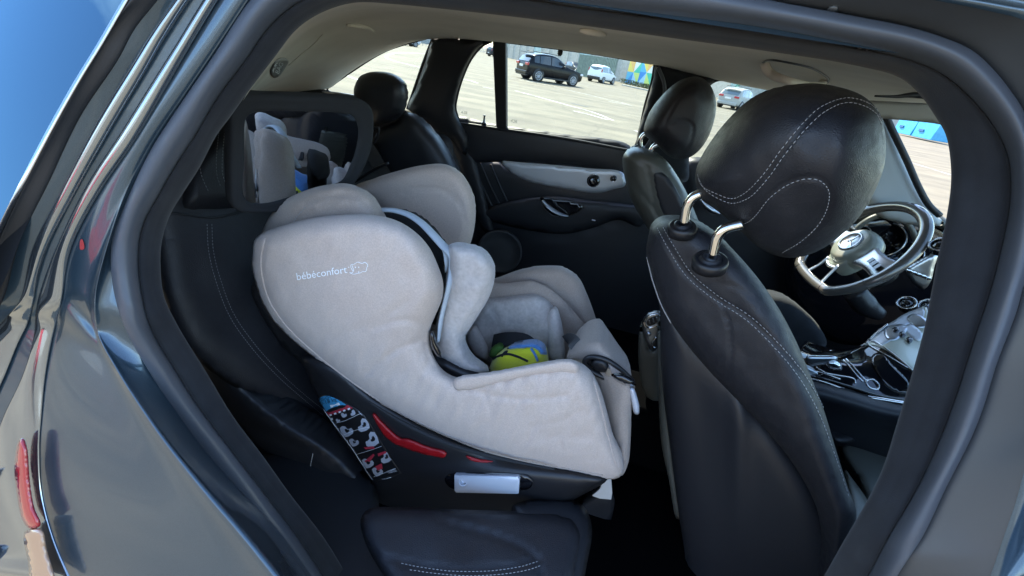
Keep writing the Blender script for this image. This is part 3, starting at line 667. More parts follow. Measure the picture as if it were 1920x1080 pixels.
# ------------------------------------------------------------------ baby mirror strapped to the near rear head restraint
MP = P(562, 280, .72); MN = unit([.90, -.43, -.09])
bm = thing('baby_mirror', 'rounded rectangular baby mirror in a black frame, reflecting the beige child seat', 'mirror', MP)
pl = ('p', MP, MN)
fr_out = [(434,190),(450,176),(500,176),(580,178),(650,182),(680,188),(696,205),(699,232),(694,280),(672,330),(655,350),(600,362),(540,392),(470,398),(437,388),(430,340),(430,250)]
def framep(name, outer, inner, h):
    O = np.array([P(x, y, pl) for x, y in cat(outer, 120, True)]); I = np.array([P(x, y, pl) for x, y in cat(inner, 120, True)])
    # match start points by angle
    def srt(A): c = A.mean(0); u = unit(np.cross(MN, [0, 0, 1])); v = np.cross(MN, u); an = np.arctan2((A-c)@v, (A-c)@u); i = int(np.argmin(an)); return np.roll(A, -i, 0)
    O, I = srt(O), srt(I); c = O.mean(0)
    m = lambda t: O*(1-t)+I*t
    R = [O-MN*.02, O+MN*h*.4, m(.15)+MN*h, m(.4)+MN*h*1.1, m(.55)+MN*h*.7, m(.7)+MN*h*.95, m(.92)+MN*h*.8, I+MN*h*.3, I-MN*.002]
    R = [np.vstack([q, q[:1]]) for q in R]; return mesh(name, *grid_geo(np.array(R)), mesh_blk, bm)
gl_in = [(460,222),(470,212),(500,207),(560,208),(640,212),(662,218),(672,240),(668,280),(655,315),(640,340),(600,350),(560,364),(500,381),(468,379),(456,366),(457,300)]
framep('frame', fr_out, gl_in, .006)
V = np.array([P(x, y, pl) for x, y in cat([(452,215),(475,205),(560,203),(650,207),(678,218),(676,280),(650,345),(600,358),(540,380),(470,388),(450,372)], 60, True)])
prism('mirror_glass', V, -MN*.003, mirrorm, bm)
prism('back_plate', V-MN*.006, -MN*.012, plastic_dk, bm)
ribbon('strap', [P(470,178,pl)-MN*.02, P(430,182,pl)-MN*.04, P(390,220,pl)-MN*.08], .03, beltm, bm, (0, -.5, 1))

# ================================================================== child seat
cs = thing('child_seat', 'beige forward-facing child car seat on a black base, on the near rear seat', 'child seat', P(850, 960, .62))
# far wing of the backrest
fw = puff('far_wing', [(664,352),(700,335),(740,322),(790,310),(835,308),(862,322),(880,346),(891,380),(889,430),(876,470),(850,500),(800,480),(760,430),(710,395)], .94, .05, .03, 26, fabric, cs, step=6,
    seams=[([(700,388),(740,366),(790,355),(830,358),(858,378),(872,410),(872,440),(862,468)], .006, 2.2), ([(668,358),(690,375),(703,392)], .006, 2)])
# bonnet shaped head end of the cover
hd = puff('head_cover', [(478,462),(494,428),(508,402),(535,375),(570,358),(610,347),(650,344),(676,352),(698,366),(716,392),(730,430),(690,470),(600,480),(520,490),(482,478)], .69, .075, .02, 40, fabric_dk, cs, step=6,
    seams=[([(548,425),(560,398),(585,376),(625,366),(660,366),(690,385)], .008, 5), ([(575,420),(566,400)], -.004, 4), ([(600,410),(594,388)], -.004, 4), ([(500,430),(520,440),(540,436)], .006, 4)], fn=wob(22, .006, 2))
ht2 = bvh(hd); ac = Acc()
stitch(ht2, [(548,421),(556,407),(566,397),(575,387)], threadm, hd, r=.0009, acc=ac, n=40); 
if ac.n: ac.out('stitching', threadm, hd, kind='stuff')
# shell behind / under the cover
shell = puff('shell', [(470,540),(490,590),(530,650),(590,700),(640,735),(690,775),(770,825),(860,860),(960,880),(1090,900),(1160,880),(1165,820),(1060,760),(900,700),(760,640),(600,560),(500,500)], .64, .03, .02, 22, plastic, cs, step=10)
# inner bucket
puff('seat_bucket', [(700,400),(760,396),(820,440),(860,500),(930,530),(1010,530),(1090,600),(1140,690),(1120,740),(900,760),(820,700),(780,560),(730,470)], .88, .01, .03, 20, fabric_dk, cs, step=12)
ib = puff('backrest_lining', [(680,398),(715,392),(770,398),(810,428),(838,470),(842,520),(832,570),(815,610),(795,560),(780,480),(740,430)], .76, .02, .03, 14, mesh_blk, cs, step=7, fn=wob(20, .004, 5))
# far arm bolster
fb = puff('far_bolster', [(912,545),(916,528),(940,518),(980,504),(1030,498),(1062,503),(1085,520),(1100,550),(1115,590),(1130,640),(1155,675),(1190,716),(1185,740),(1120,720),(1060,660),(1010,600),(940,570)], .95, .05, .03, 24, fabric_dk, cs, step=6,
    seams=[([(920,556),(970,543),(1010,535),(1045,522),(1064,508)], .005, 2), ([(1035,560),(1042,535),(1055,515)], .003, 2), ([(1062,630),(1095,622),(1130,622)], .006, 2.5), ([(1040,535),(1080,590),(1090,640)], .004, 5)])
# newborn insert
ins = puff('insert', [(870,620),(890,585),(906,562),(935,556),(975,552),(1010,552),(1040,575),(1054,610),(1058,650),(1052,690),(1000,700),(930,690),(880,670)], .88, .06, .03, 30, terry, cs, step=6,
    seams=[([(908,565),(928,590),(940,620),(962,634)], .006, 3), ([(1000,640),(1020,625),(1040,620)], .005, 3), ([(935,560),(950,590)], .004, 4)], fn=wob(26, .012, 1))
puff('insert', [(1030,585),(1042,575),(1052,600),(1058,640),(1056,674),(1040,676),(1028,672),(1028,630)], .83, .035, .02, 12, terry, cs, step=5)
puff('insert', [(873,625),(890,612),(905,635),(916,662),(912,676),(896,672),(882,655)], .80, .03, .02, 12, terry, cs, step=5)
head = puff('head_pad', [(842,459),(875,458),(900,466),(918,482),(928,505),(925,535),(915,562),(898,590),(882,615),(872,632),(876,655),(888,672),(905,685),(918,697),(890,706),(862,704),(838,690),(820,668),(812,640),(816,610),(826,575),(834,540),(838,500)], .665, .05, .03, 26, terry, cs, step=5,
    seams=[([(922,530),(905,560),(880,600),(866,632),(872,660),(890,685)], .007, 3), ([(838,690),(860,660),(868,640)], .004, 4), ([(850,600),(865,640)], .003, 4)], fn=wob(24, .005, 4))
# pale binding of the back liner
for q, r in (([(678,398,.72),(700,395,.70),(735,394,.69),(765,402,.68),(790,418,.67),(812,440,.66),(832,462,.655),(846,476,.65),(847,500,.65),(843,530,.63),(836,560,.625),(827,600,.62),(822,640,.615)], [.006,.009,.010,.010,.010,.011,.012,.011,.010,.009,.008,.006]),):
    tube('binding', [P(*v) for v in q], r, piping, cs, sides=8, n=60, flat=.45)
tube('binding', [P(*v) for v in [(800,425,.665),(818,448,.66),(834,468,.655),(838,490,.65),(836,510,.65)]], [.004,.007,.008,.008,.003], piping, cs, sides=8, n=30, flat=.4)
# the big near side of the cover
side_poly = [(474,470),(476,452),(490,438),(520,426),(560,414),(610,405),(650,402),(700,403),(745,414),(780,436),(805,464),(822,500),(831,530),(829,560),(817,590),(807,616),(806,645),(815,672),(832,695),(860,708),(900,702),(960,690),(1010,680),(1055,674),(1085,678),(1108,696),(1124,725),(1138,770),(1150,815),(1166,850),(1170,880),(1160,896),(1130,898),(1080,888),(1000,873),(920,853),(850,826),(780,795),(710,757),(650,716),(590,672),(535,626),(500,585),(480,535),(472,500)]
def sfn(x, y):
    a = np.exp(-(((x-640)/150)**2+((y-560)/110)**2))*.022 + np.exp(-(((x-1020)/130)**2+((y-770)/60)**2))*.016 - np.exp(-(((x-800)/45)**2+((y-650)/50)**2))*.022
    w_ = np.array([mnoise.noise(Vector(((p+q*.5)/16., (q-p*.35)/52., 4.)))+.5*mnoise.noise(Vector(((p-q*.2)/12., (q+p*.5)/30., 8.))) for p, q in zip(x, y)])
    return a + wob(38, .004, 6)(x, y) + w_*.0042*(.35+np.clip((y-600)/180, 0, .9))
sp_ = puff('side_cover', side_poly, (.600, 820, -.00001, 600, .00000), .065, .010, 42, fabric, cs, step=4.5, n=230, pw=.55, fn=sfn,
    seams=[([(500,445),(492,480),(494,520),(508,565),(540,612),(600,668),(660,715)], .006, 3), ([(690,700),(730,665),(790,640),(815,650)], .006, 6), ([(880,730),(940,745),(1010,748),(1060,742)], .005, 5), ([(990,800),(1050,790),(1090,770)], .004, 6), ([(900,830),(920,780),(905,730)], .004, 8),
           ([(700,615),(760,600),(800,610)], .005, 7), ([(600,640),(680,612),(760,570)], .0025, 8), ([(1108,700),(1124,760),(1140,820),(1158,880)], .005, 3), ([(1000,850),(1060,862),(1120,860)], .003, 6), ([(960,860),(1030,830),(1110,835)], -.003, 7)])
sct = bvh(sp_)
tube('rim_piping', proj_line(sct, [(497,447),(490,482),(492,520),(506,565),(538,612),(598,668),(656,713),(712,752)], 90, .0004), .0016, fabric, cs, sides=6)
tube('rim_piping', proj_line(sct, [(1110,704),(1126,760),(1141,820),(1157,876)], 50, .0004), .0015, fabric, cs, sides=6)
tube('lower_binding', proj_line(sct, [(700,748),(780,789),(850,820),(920,846),(1000,866),(1080,881),(1130,890)], 90, .0003), .0018, fabric_dk, cs, sides=6)
# arm rest band lying on the panel
band = puff('arm_band', [(852,712),(862,706),(910,699),(970,689),(1020,680),(1060,674),(1078,677),(1086,688),(1083,700),(1050,700),(1010,703),(960,713),(920,723),(880,731),(856,732),(850,724)], .560, .018, .008, 9, fabric, cs, step=4, raw=False)
# front corner of the cover
fc = puff('front_cover', [(1062,672),(1090,640),(1126,636),(1142,655),(1165,690),(1186,722),(1184,770),(1182,830),(1178,868),(1166,892),(1154,890),(1152,850),(1140,800),(1128,745),(1112,705),(1088,680)], (.70, 1100, -.0004, 700, -.0003), .04, .12, 24, fabric_dk, cs, step=6, seams=[([(1150,860),(1168,820),(1184,760)], .003, 3)], fn=wob(30, .003, 7))
# crotch / buckle loop
lp = [(1100,672),(1110,669),(1135,674),(1158,688),(1176,704),(1186,716),(1172,722),(1150,714),(1120,702),(1101,690),(1096,680)]
tube('adjuster_bezel', [P(x, y, .66) for x, y in lp], .0055, plastic, cs, closed=True, n=50, sides=8)
puff('adjuster_well', lp, .664, .003, .01, 8, plastic_gl, cs, step=6)
puff('adjuster_button', [(1108,680),(1120,674),(1138,680),(1142,694),(1128,698),(1114,692)], .655, .008, .01, 8, plastic, cs, step=5)
prism('adjuster_tab', [P(x, y, .648) for x, y in [(1140,690),(1144,694),(1146,706),(1134,702)]], (0, .01, 0), satin, cs)
puff('release_lever', [(1146,702),(1168,702),(1188,712),(1192,722),(1178,724),(1158,716)], .63, .012, .01, 8, plastic_gl, cs, step=5)
puff('side_button', [(1181,728),(1188,728),(1194,742),(1199,764),(1197,777),(1190,776),(1185,758)], .64, .008, .01, 5, silverpl, cs, step=4)
# pivot button on the near side
pv = puff('pivot_cap', [(806,618),(812,620),(818,640),(829,664),(827,674),(818,670),(808,655),(805,638)], .600, .03, .01, 7, plastic_gl, cs, step=4)
# harness
def belt(pts, w, up, mat=mesh_blk, name='harness_strap'): return ribbon(name, [P(*q) for q in pts], w, mat, cs, up, .003)
belt([(862,640,.70),(880,668,.69),(900,692,.68),(916,700,.68)], .02, (0, -1, .4))
belt([(925,640,.80),(950,636,.78),(985,640,.77),(1000,655,.76)], .035, (0, -.6, .8))
for q in ([(1062,640,.74),(1070,636,.74),(1082,650,.73),(1090,665,.72)],): belt(q, .03, (0, -1, .3), plastic)
tube('buckle', [P(1078,638,.74), P(1084,650,.735), P(1094,660,.73)], [.003, .005, .003], chrome, cs, sides=8, n=10)
prism('buckle_slot', [P(x, y, .80) for x, y in [(922,640),(940,634),(940,650),(924,654)]], (0, .01, 0), satin, cs)
# base with handle
def bfn(x, y): return np.exp(-(((x-900)/260)**2+((y-905)/40)**2))*.03-np.exp(-(((x-1000)/300)**2+((y-862)/16)**2))*.012
base = puff('base', [(566,668),(600,672),(640,690),(700,740),(800,800),(900,842),(1000,866),(1100,884),(1140,896),(1134,905),(1098,925),(1060,945),(1010,962),(950,971),(860,971),(770,967),(706,958),(696,940),(700,915),(680,880),(640,820),(604,762),(580,710)], .600, .05, .32, 46, plastic, cs, step=7, n=150, fn=bfn,
    seams=[([(560,670),(600,720),(640,750),(700,780),(750,830),(820,850)], .006, 6), ([(720,955),(850,962),(1000,952),(1080,928)], -.003, 4)])
bst = bvh(base)
rc = decal('handle_recess', [(834,898),(842,889),(858,887),(975,888),(990,892),(1000,903),(994,914),(980,918),(858,917),(842,912)], plastic_gl, cs, bst, .0015, thick=.001)
hd_ = decal('handle', [(856,886),(972,890),(976,894),(974,917),(970,918),(858,916),(855,912)], silverpl, cs, bst, .010, smooth=False, thick=.009, step=5); bevel(hd_, .002)
lathe('handle_dimple', np.array(hit(bvh(hd_), 868, 903)[0]), -unit(ray(868, 903)), [(.0095, 0), (.0093, .0008), (.008, -.0002), (.002, -.0008)], satin, hd_, sides=24)
tube('recess_rim', proj_line(bst, [(976,889),(990,892),(1000,903),(994,914),(978,918)], 24, .003), .0012, plastic, cs, sides=5)
# red mechanism pieces
decal('red_latch', [(702,773),(716,788),(738,810),(752,820),(768,822),(800,835),(838,847),(836,853),(800,848),(762,836),(742,828),(724,814),(710,794)], redpl, cs, bst, .007, step=5, thick=.006)
decal('red_latch', [(874,853),(892,858),(915,863),(926,866),(905,867),(884,862)], redpl, cs, bst, .004, step=4, thick=.003)
puff('red_lever', [(484,556),(492,562),(499,580),(507,602),(500,601),(489,590),(484,575)], .66, .01, .03, 5, redpl, cs, step=4)
tube('shell_edge', [P(x, y, .560) for x, y in [(690,752),(760,795),(850,835),(950,862),(1040,880)]], [.002, .005, .005, .004, .002], mesh_blk, cs, sides=6, n=40)
# white strap end under the front
prism('strap_end', [P(x, y, .70) for x, y in [(1132,900),(1146,899),(1148,925),(1146,937),(1124,935),(1110,930),(1124,918)]], (0, .004, 0), principled('white_webbing', (.6, .6, .58), .8), cs, bev=.001)
# lettering and elephant outline
text_on(sct, 'bébéconfort', 558, 525, 652, 511, white, 'lettering', sp_, off=.0009)
ac = Acc()
def pxc(x, y): return (540+x*170/1920, 470+y*70/791)
for q, cl in (([(1310,460),(1350,470),(1385,440),(1360,400),(1335,350),(1345,290),(1390,290),(1440,260),(1480,240),(1530,255),(1580,268),(1620,245),(1665,265),(1695,315),(1675,350),(1665,400),(1650,440),(1590,440),(1540,465),(1470,480),(1400,495),(1345,482)], True), ([(1365,310),(1375,350),(1395,400),(1385,440)], False), ([(1505,430),(1500,470)], False)):
    L = proj_line(sct, [pxc(*v) for v in q], 60, .0006, cl); ac.tube(L, .00055, sides=5, closed=cl)
for x, y in ((1430, 350), (1500, 350), (1290, 350)):
    p, nn = hit(sct, *pxc(x, y)); ac.add(*disc_geo(p, nn, [(.0011, .0002), (.0011, .0008)], sides=8))
ac.out('emblem', white, sp_)
# ---- instruction label on the base
lab = decal('label', [(597,752),(600,744),(607,740),(618,740),(632,746),(652,757),(672,768),(684,779),(700,803),(720,836),(740,868),(753,887),(728,896),(704,903),(696,895),(660,840),(620,786)], principled('label_black', (.012, .012, .014), .4), cs, bst, .0015, step=5, smooth=False, thick=.0008)
lt = bvh(lab)
lblue = principled('label_blue', (.06, .35, .62), .45); lred = principled('label_red', (.55, .04, .07), .45); lgrey = principled('label_grey', (.5, .52, .58), .5)
def ld(pts, m, off=.0006, nm='print'): return decal(nm, pts, m, lab, lt, off, step=4, smooth=False, thick=0)
ld([(598,752),(601,745),(607,742),(618,742),(632,748),(650,757),(612,771)], lblue)
ld([(612,772),(652,759),(662,765),(618,781)], lred)
def seatpic(cx, cy, sc, fl=1, rot=-.45):
    q = [(-6,-7),(-2,-8),(1,-6),(2,-2),(4,-1),(7,-1),(8,3),(6,6),(0,7),(-5,6),(-7,0)]
    c_, s_ = math.cos(rot), math.sin(rot); return [(cx+sc*(fl*u*c_-v*s_), cy+sc*(fl*u*s_+v*c_)) for u, v in q]
for cx, cy, sc, fl in ((645,778,.55,1),(662,774,.55,-1),(634,788,.4,1),(676,772,.35,1),(650,808,1.25,1),(682,797,1.3,-1),(664,829,.9,1),(698,824,1.5,-1),(690,868,1.1,1),(724,857,1.2,-1),(708,884,1.0,1)):
    ld(seatpic(cx, cy, sc*1.22, fl), lgrey)
    if sc > .8: ld(seatpic(cx+sc, cy-sc, sc*.42, fl), plastic, .0011)
for cx, cy in ((622,786),(633,806),(653,836),(671,862),(687,888)): ld([(cx-2.2,cy-2),(cx+2.4,cy-3),(cx+3,cy+1.6),(cx-1.8,cy+2.6)], white, .0010)
for i in range(5): ld([(618+i*8.5,777-i*2.9),(622+i*8.5,775.5-i*2.9),(623.5+i*8.5,778.5-i*2.9),(619+i*8.5,780-i*2.9)], white, .0011)
for q in ([(684,864),(700,850),(703,853),(690,870)], [(708,850),(730,845),(731,849),(710,855)], [(704,874),(716,868),(718,878),(708,882)], [(682,838),(700,836),(704,841),(686,842)]): ld(q, lred, .0010)
ld([(619,759),(636,754),(638,759),(621,764)], white, .0010)
text_on(lt, 'GrO+', 603, 752, 622, 746, plastic, 'print', lab, off=.001); text_on(lt, '0-18 kg', 602, 760, 632, 751, plastic, 'print', lab, off=.001)
ac = Acc()
for q in ([(597,752),(620,786),(660,840),(696,895),(704,903),(728,896),(753,887),(740,868),(700,803),(684,779)], [(630,793),(648,788),(676,775)], [(642,816),(668,806),(693,800)], [(668,852),(700,842),(716,836)], [(700,894),(722,886),(742,878)]): ac.tube(proj_line(lt, q, 40, .0007), .0005, sides=4)
ac.out('print', white, lab)
ac = Acc()
for i in range(5):
    y = 0+i*2.6; ac.tube(proj_line(lt, [(724+i*1.2, 884+y*.3), (740+i*1.2, 878+y*.5)], 6, .0007), .0003, sides=4)
ac.out('print', white, lab)

# ------------------------------------------------------------------ soft toy lying in the child seat
toy = thing('soft_toy', 'yellow plush toy with a black strap and blue patch lying in the child seat', 'toy', P(970, 690, .72))
ty = principled('yellow_plush', (.72, .74, .02), .9, Sheen_Weight=.5); tex(ty, 'noise', 600, .8, .002)
tb = principled('blue_plush', (.08, .26, .62), .9, Sheen_Weight=.5); tex(tb, 'noise', 600, .8, .002)
tg_ = principled('green_plush', (.08, .2, .04), .9); tex(tg_, 'noise', 600, .8, .002)
tb1 = puff('body', [(918,700),(921,680),(935,662),(955,652),(985,645),(1010,645),(1024,656),(1028,680),(1020,710),(970,730),(930,725)], .74, .05, .04, 30, ty, toy, step=5)
puff('cap', [(950,654),(960,648),(985,643),(1005,643),(1018,650),(1026,664),(1012,668),(1002,656),(978,655)], .735, .05, .03, 12, tb, toy, step=4)
puff('leg', [(918,668),(922,652),(936,646),(946,652),(940,662),(928,672)], .76, .025, .02, 8, tg_, toy, step=4)
tt_ = bvh(tb1)
tube('strap', proj_line(tt_, [(921,676),(935,668),(952,664),(972,669),(990,677)], 30, .001), .0028, mesh_blk, toy, sides=6)
tube('strap', proj_line(tt_, [(942,668),(948,661),(952,660)], 8, .002), .003, mesh_blk, toy, sides=6)
tube('collar', proj_line(tt_, [(996,654),(1003,664),(1008,676)], 10, .001), .003, tb, toy, sides=6)

# ================================================================== front seats
def front_seat(nm, lab, base): return thing(nm, lab, 'car seat', base, 'front seats')
ps = front_seat('front_seat', 'near front passenger seat in black leather with double grey stitching', P(1450, 1000, .7))
plS = (.80, 1230, -.00042, 440, -.00018)
bsh = puff('back_shell', [(1214,470),(1222,520),(1238,585),(1238,650),(1244,740),(1258,850),(1272,960),(1284,1040),(1290,1120),(1420,1160),(1560,1120),(1560,1040),(1530,930),(1470,830),(1400,740),(1320,640),(1250,560)], (.84, 1230, -.00042, 440, -.00018), .055, .25, 55, leather_soft, ps, step=9,
    fn=lambda x, y: -.018*np.exp(-(((x-1310)/50)**2+((y-760)/170)**2))+.012*np.exp(-(((x-1385)/18)**2+((y-820)/150)**2)))
bst_poly = [(1212,478),(1213,455),(1220,430),(1238,415),(1270,411),(1312,420),(1345,440),(1380,474),(1420,520),(1455,570),(1490,634),(1520,705),(1545,770),(1568,845),(1590,915),(1606,962),(1596,1000),(1575,1060),(1556,1110),(1540,1100),(1549,1040),(1540,980),(1516,918),(1480,860),(1432,802),(1384,752),(1334,700),(1290,648),(1250,590),(1228,530)]
bs = puff('backrest', bst_poly, plS, .07, .10, 50, leather, ps, step=6, n=170, pw=.5, fn=lambda x, y: wob(34, .0022, 3)(x, y)+wob(13, .0008, 5)(x, y),
    seams=[([(1235,428),(1258,470),(1290,515),(1340,556),(1400,592),(1450,640),(1500,700),(1540,770),(1570,850),(1598,935)], .004, 4), ([(1320,534),(1350,532),(1385,540),(1410,560)], .003, 2.2), ([(1352,568),(1364,600),(1370,650),(1368,690),(1362,715)], .005, 2.5)])
st_ = bvh(bs); ac = Acc()
for dx, dy in ((0, 0), (11, -5)):
    stitch(st_, [(1233+dx,428+dy*.2),(1255+dx,470+dy),(1287+dx,518+dy),(1337+dx,560+dy),(1397+dx,598+dy),(1446+dx,645+dy),(1496+dx,706+dy),(1535+dx,776+dy),(1565+dx,855+dy),(1592+dx*.7,935)], threadm, bs, r=.00065, acc=ac, n=320, off=.001)
ac.out('stitching', threadm, bs, kind='stuff')
tube('piping', [P(x, y, (.80, 1230, -.00042, 440, -.00018)) for x, y in [(1213,482),(1222,520),(1240,572),(1258,606)]], .0012, threadm, ps, sides=5, n=20)
puff('rear_panel', [(1236,600),(1250,640),(1258,700),(1262,760),(1264,850),(1272,920),(1280,966),(1270,975),(1254,900),(1240,830),(1234,720)], (.86, 1230, -.00042, 440, -.00018), .02, .1, 14, leather_lit, ps, step=7)
puff('seat_cushion', [(1575,838),(1600,825),(1640,818),(1668,834),(1690,860),(1690,960),(1640,980),(1610,900)], ('z', .66), .03, 0, 20, leather_lit, ps, step=7)
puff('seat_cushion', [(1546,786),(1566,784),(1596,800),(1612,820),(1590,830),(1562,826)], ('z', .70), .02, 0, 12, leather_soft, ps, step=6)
puff('seat_bolster', [(1584,880),(1600,900),(1625,935),(1640,970),(1600,990),(1590,940)], ('z', .70), .03, 0, 14, leather_lit, ps, step=6)
def post(parent, pts, r, cup, cr, tree=None):
    tube('post', [P(*q) for q in pts], r, chrome, parent, sides=16, n=30)
    c = P(*cup); n_ = unit([-.25, -.25, 1])
    lathe('post_collar', c, n_, [(cr, -.01), (cr*1.02, .002), (cr*.95, .007), (cr*.8, .009), (cr*.72, .007), (cr*.62, .0065), (cr*.58, .011), (cr*.42, .012), (cr*.40, .006)], plastic, parent, sides=32, up=(1, 0, 0))
hr1 = thing('head_restraint', 'large near front head restraint in black leather with grey seams and two chrome posts', 'headrest', P(1333, 492, .66), 'head restraints in the car')
post(hr1, [(1281,430,.725),(1284,405,.725),(1289,385,.725),(1300,370,.725),(1322,360,.725)], .0082, (1279,429,.722), .024)
post(hr1, [(1333,494,.66),(1338,468,.66),(1345,444,.66),(1358,430,.66),(1392,420,.66)], .0082, (1331,492,.655), .027)
hp = [(1306,342),(1312,316),(1338,271),(1379,221),(1424,182),(1467,163),(1522,156),(1577,164),(1620,181),(1649,211),(1660,253),(1659,304),(1645,348),(1611,407),(1577,441),(1535,470),(1492,483),(1450,478),(1416,459),(1388,433),(1366,412),(1340,392),(1314,372)]
def hfn(x, y): return wob(40, .002, 1)(x, y)+.03*np.exp(-(((x-1520)/110)**2+((y-300)/90)**2))-.006*np.exp(-(((x-1500)/60)**2+((y-390)/50)**2))
hc = puff('cushion', hp, (.70, 1480, -.0002, 320, 0), .11, .14, 95, leather, hr1, step=6, n=160, pw=.5, fn=hfn,
    seams=[([(1309,332),(1318,352),(1347,369),(1373,377),(1398,367),(1433,333),(1467,286),(1509,235),(1543,205),(1586,190),(1620,195),(1645,208)], .004, 4.5), ([(1318,378),(1352,404),(1386,418),(1407,410),(1441,369),(1475,344),(1509,333),(1539,337),(1556,356),(1556,385),(1538,422),(1504,456),(1468,476)], .004, 4)])
htr = bvh(hc); ac = Acc()
for dx, dy in ((-3, -4), (5, 5)):
    stitch(htr, [(1309+dx*.3,331+dy),(1318+dx,351+dy),(1347+dx*.4,368+dy),(1373,376+dy),(1399+dx,366+dy),(1433+dx,332+dy),(1467+dx,285+dy),(1509+dx,234+dy),(1543+dx,204+dy),(1586,188+dy),(1620,194+dy),(1643,209+dy),(1654,232+dy)], threadm, hc, r=.00055, acc=ac, n=300, dash=.0042, gap=.0022)
stitch(htr, [(1317,377),(1352,405),(1386,421),(1409,412),(1444,371),(1477,347),(1509,336),(1537,339),(1553,357),(1552,385),(1535,420),(1501,453),(1466,474)], threadm, hc, r=.00055, acc=ac, n=300, dash=.0042, gap=.0022)
ac.out('stitching', threadm, hc, kind='stuff')

ds = front_seat('front_seat', 'far front driver seat in black leather, seen between the near seat and the door', P(1250, 460, 1.4))
db = puff('backrest', [(1167,305),(1169,290),(1180,281),(1202,279),(1228,286),(1250,302),(1270,330),(1288,362),(1302,395),(1316,430),(1330,470),(1300,500),(1256,480),(1222,440),(1200,405),(1180,365)], (1.36, 1170, -.0004, 290, 0), .07, .15, 30, leather_lit, ds, step=5,
    seams=[([(1182,282),(1196,300),(1216,312),(1244,326),(1268,352),(1290,385)], .004, 2), ([(1212,313),(1218,335),(1226,380),(1236,420)], .005, 2), ([(1168,306),(1188,345),(1220,385),(1250,425)], .006, 3)])
puff('backrest_side', [(1222,322),(1240,322),(1262,345),(1280,378),(1292,405),(1272,418),(1248,414),(1232,380),(1224,350)], (1.30, 1170, -.0004, 290, 0), .01, .02, 10, leather_soft, ds, step=5)
puff('seat_cushion', [(1425,560),(1450,555),(1480,562),(1512,585),(1536,612),(1550,645),(1530,662),(1480,660),(1440,610)], 1.28, .03, .1, 24, trimfab, ds, step=7)
hr2 = thing('head_restraint', 'far front head restraint in black leather, left face catching the window light', 'headrest', P(1216, 303, 1.4), 'head restraints in the car')
post(hr2, [(1200,280,1.44),(1201,262,1.44),(1206,254,1.44),(1214,250,1.44)], .0075, (1196,281,1.44), .026)
post(hr2, [(1218,302,1.36),(1220,284,1.36),(1226,274,1.36),(1236,270,1.36)], .0075, (1215,301,1.355), .028)
hc2 = puff('cushion', [(1207,243),(1216,214),(1236,185),(1260,161),(1284,147),(1310,144),(1328,155),(1339,174),(1343,194),(1340,222),(1328,257),(1310,283),(1291,296),(1269,299),(1250,290),(1236,276),(1222,264),(1210,254)], 1.36, .10, .12, 42, leather, hr2, step=4, n=110,
    seams=[([(1212,247),(1227,262),(1240,248),(1258,209),(1276,179),(1295,164),(1313,160),(1329,166)], .006, 2.0), ([(1240,262),(1254,236),(1269,227),(1286,226),(1298,235),(1298,253),(1288,276),(1272,292)], .005, 2.0)])

# ================================================================== steering wheel
WC = P(1604, 466, 1.38); WN = unit([-.86, -.06, .50]); WV = unit(np.array([0, 0, 1])-WN*WN[2]); WU = np.cross(WV, WN)
sw = thing('steering_wheel', 'flat-bottomed leather steering wheel with round silver hub and three spokes', 'steering wheel', WC)
def W(u, v, h=0): return WC+WU*u+WV*v+WN*h
R_ = .168; pts = []
for t in np.linspace(0, 2*math.pi, 72, endpoint=False):
    u, v = R_*math.cos(t), R_*math.sin(t)
    if v < -.138: v = -.138-.25*(abs(v)-.138)
    pts.append(W(u, v))
hubm = tex(principled('hub_trim', (.27, .28, .235), .34, .2), 'noise', 300, .1, .0003)
whl = tex(principled('wheel_leather', (.13, .12, .11), .22, .3, Coat_Weight=1.0, Coat_Roughness=.12), 'noise', 500, .15, .0004)
tube('rim', pts, .0155, whl, sw, closed=True, sides=18, up=WN)
for t in (-.35, math.pi+.35, -1.1, -2.04):
    tube('rim_seam', [W(R_*math.cos(t)+.0162*(math.cos(a_)*math.cos(t)), max(R_*math.sin(t), -.142)+.0162*math.cos(a_)*math.sin(t), .0162*math.sin(a_)) for a_ in np.linspace(0, 2*math.pi, 18, endpoint=False)], .0008, plastic, sw, closed=True, sides=5)
lathe('hub', WC, WN, [(.062, -.03), (.066, -.01), (.064, .008), (.060, .018), (.054, .025), (.048, .029), (.02, .031), (.002, .031)], hubm, sw, sides=48, up=WV)
tube('airbag_cover', [W(-.03, -.03, -.012), W(.045, -.03, -.012)], .052, hubm, sw, sides=20, flat=.55, up=WN)
em = lathe('emblem', W(0, .004, .031), WN, [(.034, 0), (.034, .002), (.031, .004), (.029, .003), (.0285, .0012), (.002, .0012)], satin, sw, sides=40, up=WV)
ac = Acc()
for k in range(3):
    t = math.pi/2+k*2*math.pi/3; e = np.array([math.cos(t), math.sin(t)]); f = np.array([-e[1], e[0]])
    c0_ = np.array([0, .004]); P3 = [c0_+e*.0285, c0_+f*.0035, c0_-e*.002, c0_-f*.0035]
    V = [W(q[0], q[1], .033) for q in P3]+[W(c0_[0], c0_[1]+0, .0375)]; ac.add(np.array(V), [(0, 1, 4), (1, 2, 4), (2, 3, 4), (3, 0, 4)])
ac.tube([W(.0305*math.cos(t), .004+.0305*math.sin(t), .034) for t in np.linspace(0, 2*math.pi, 40, endpoint=False)], .0018, sides=8, closed=True)
star = ac.out('star', chrome, em)
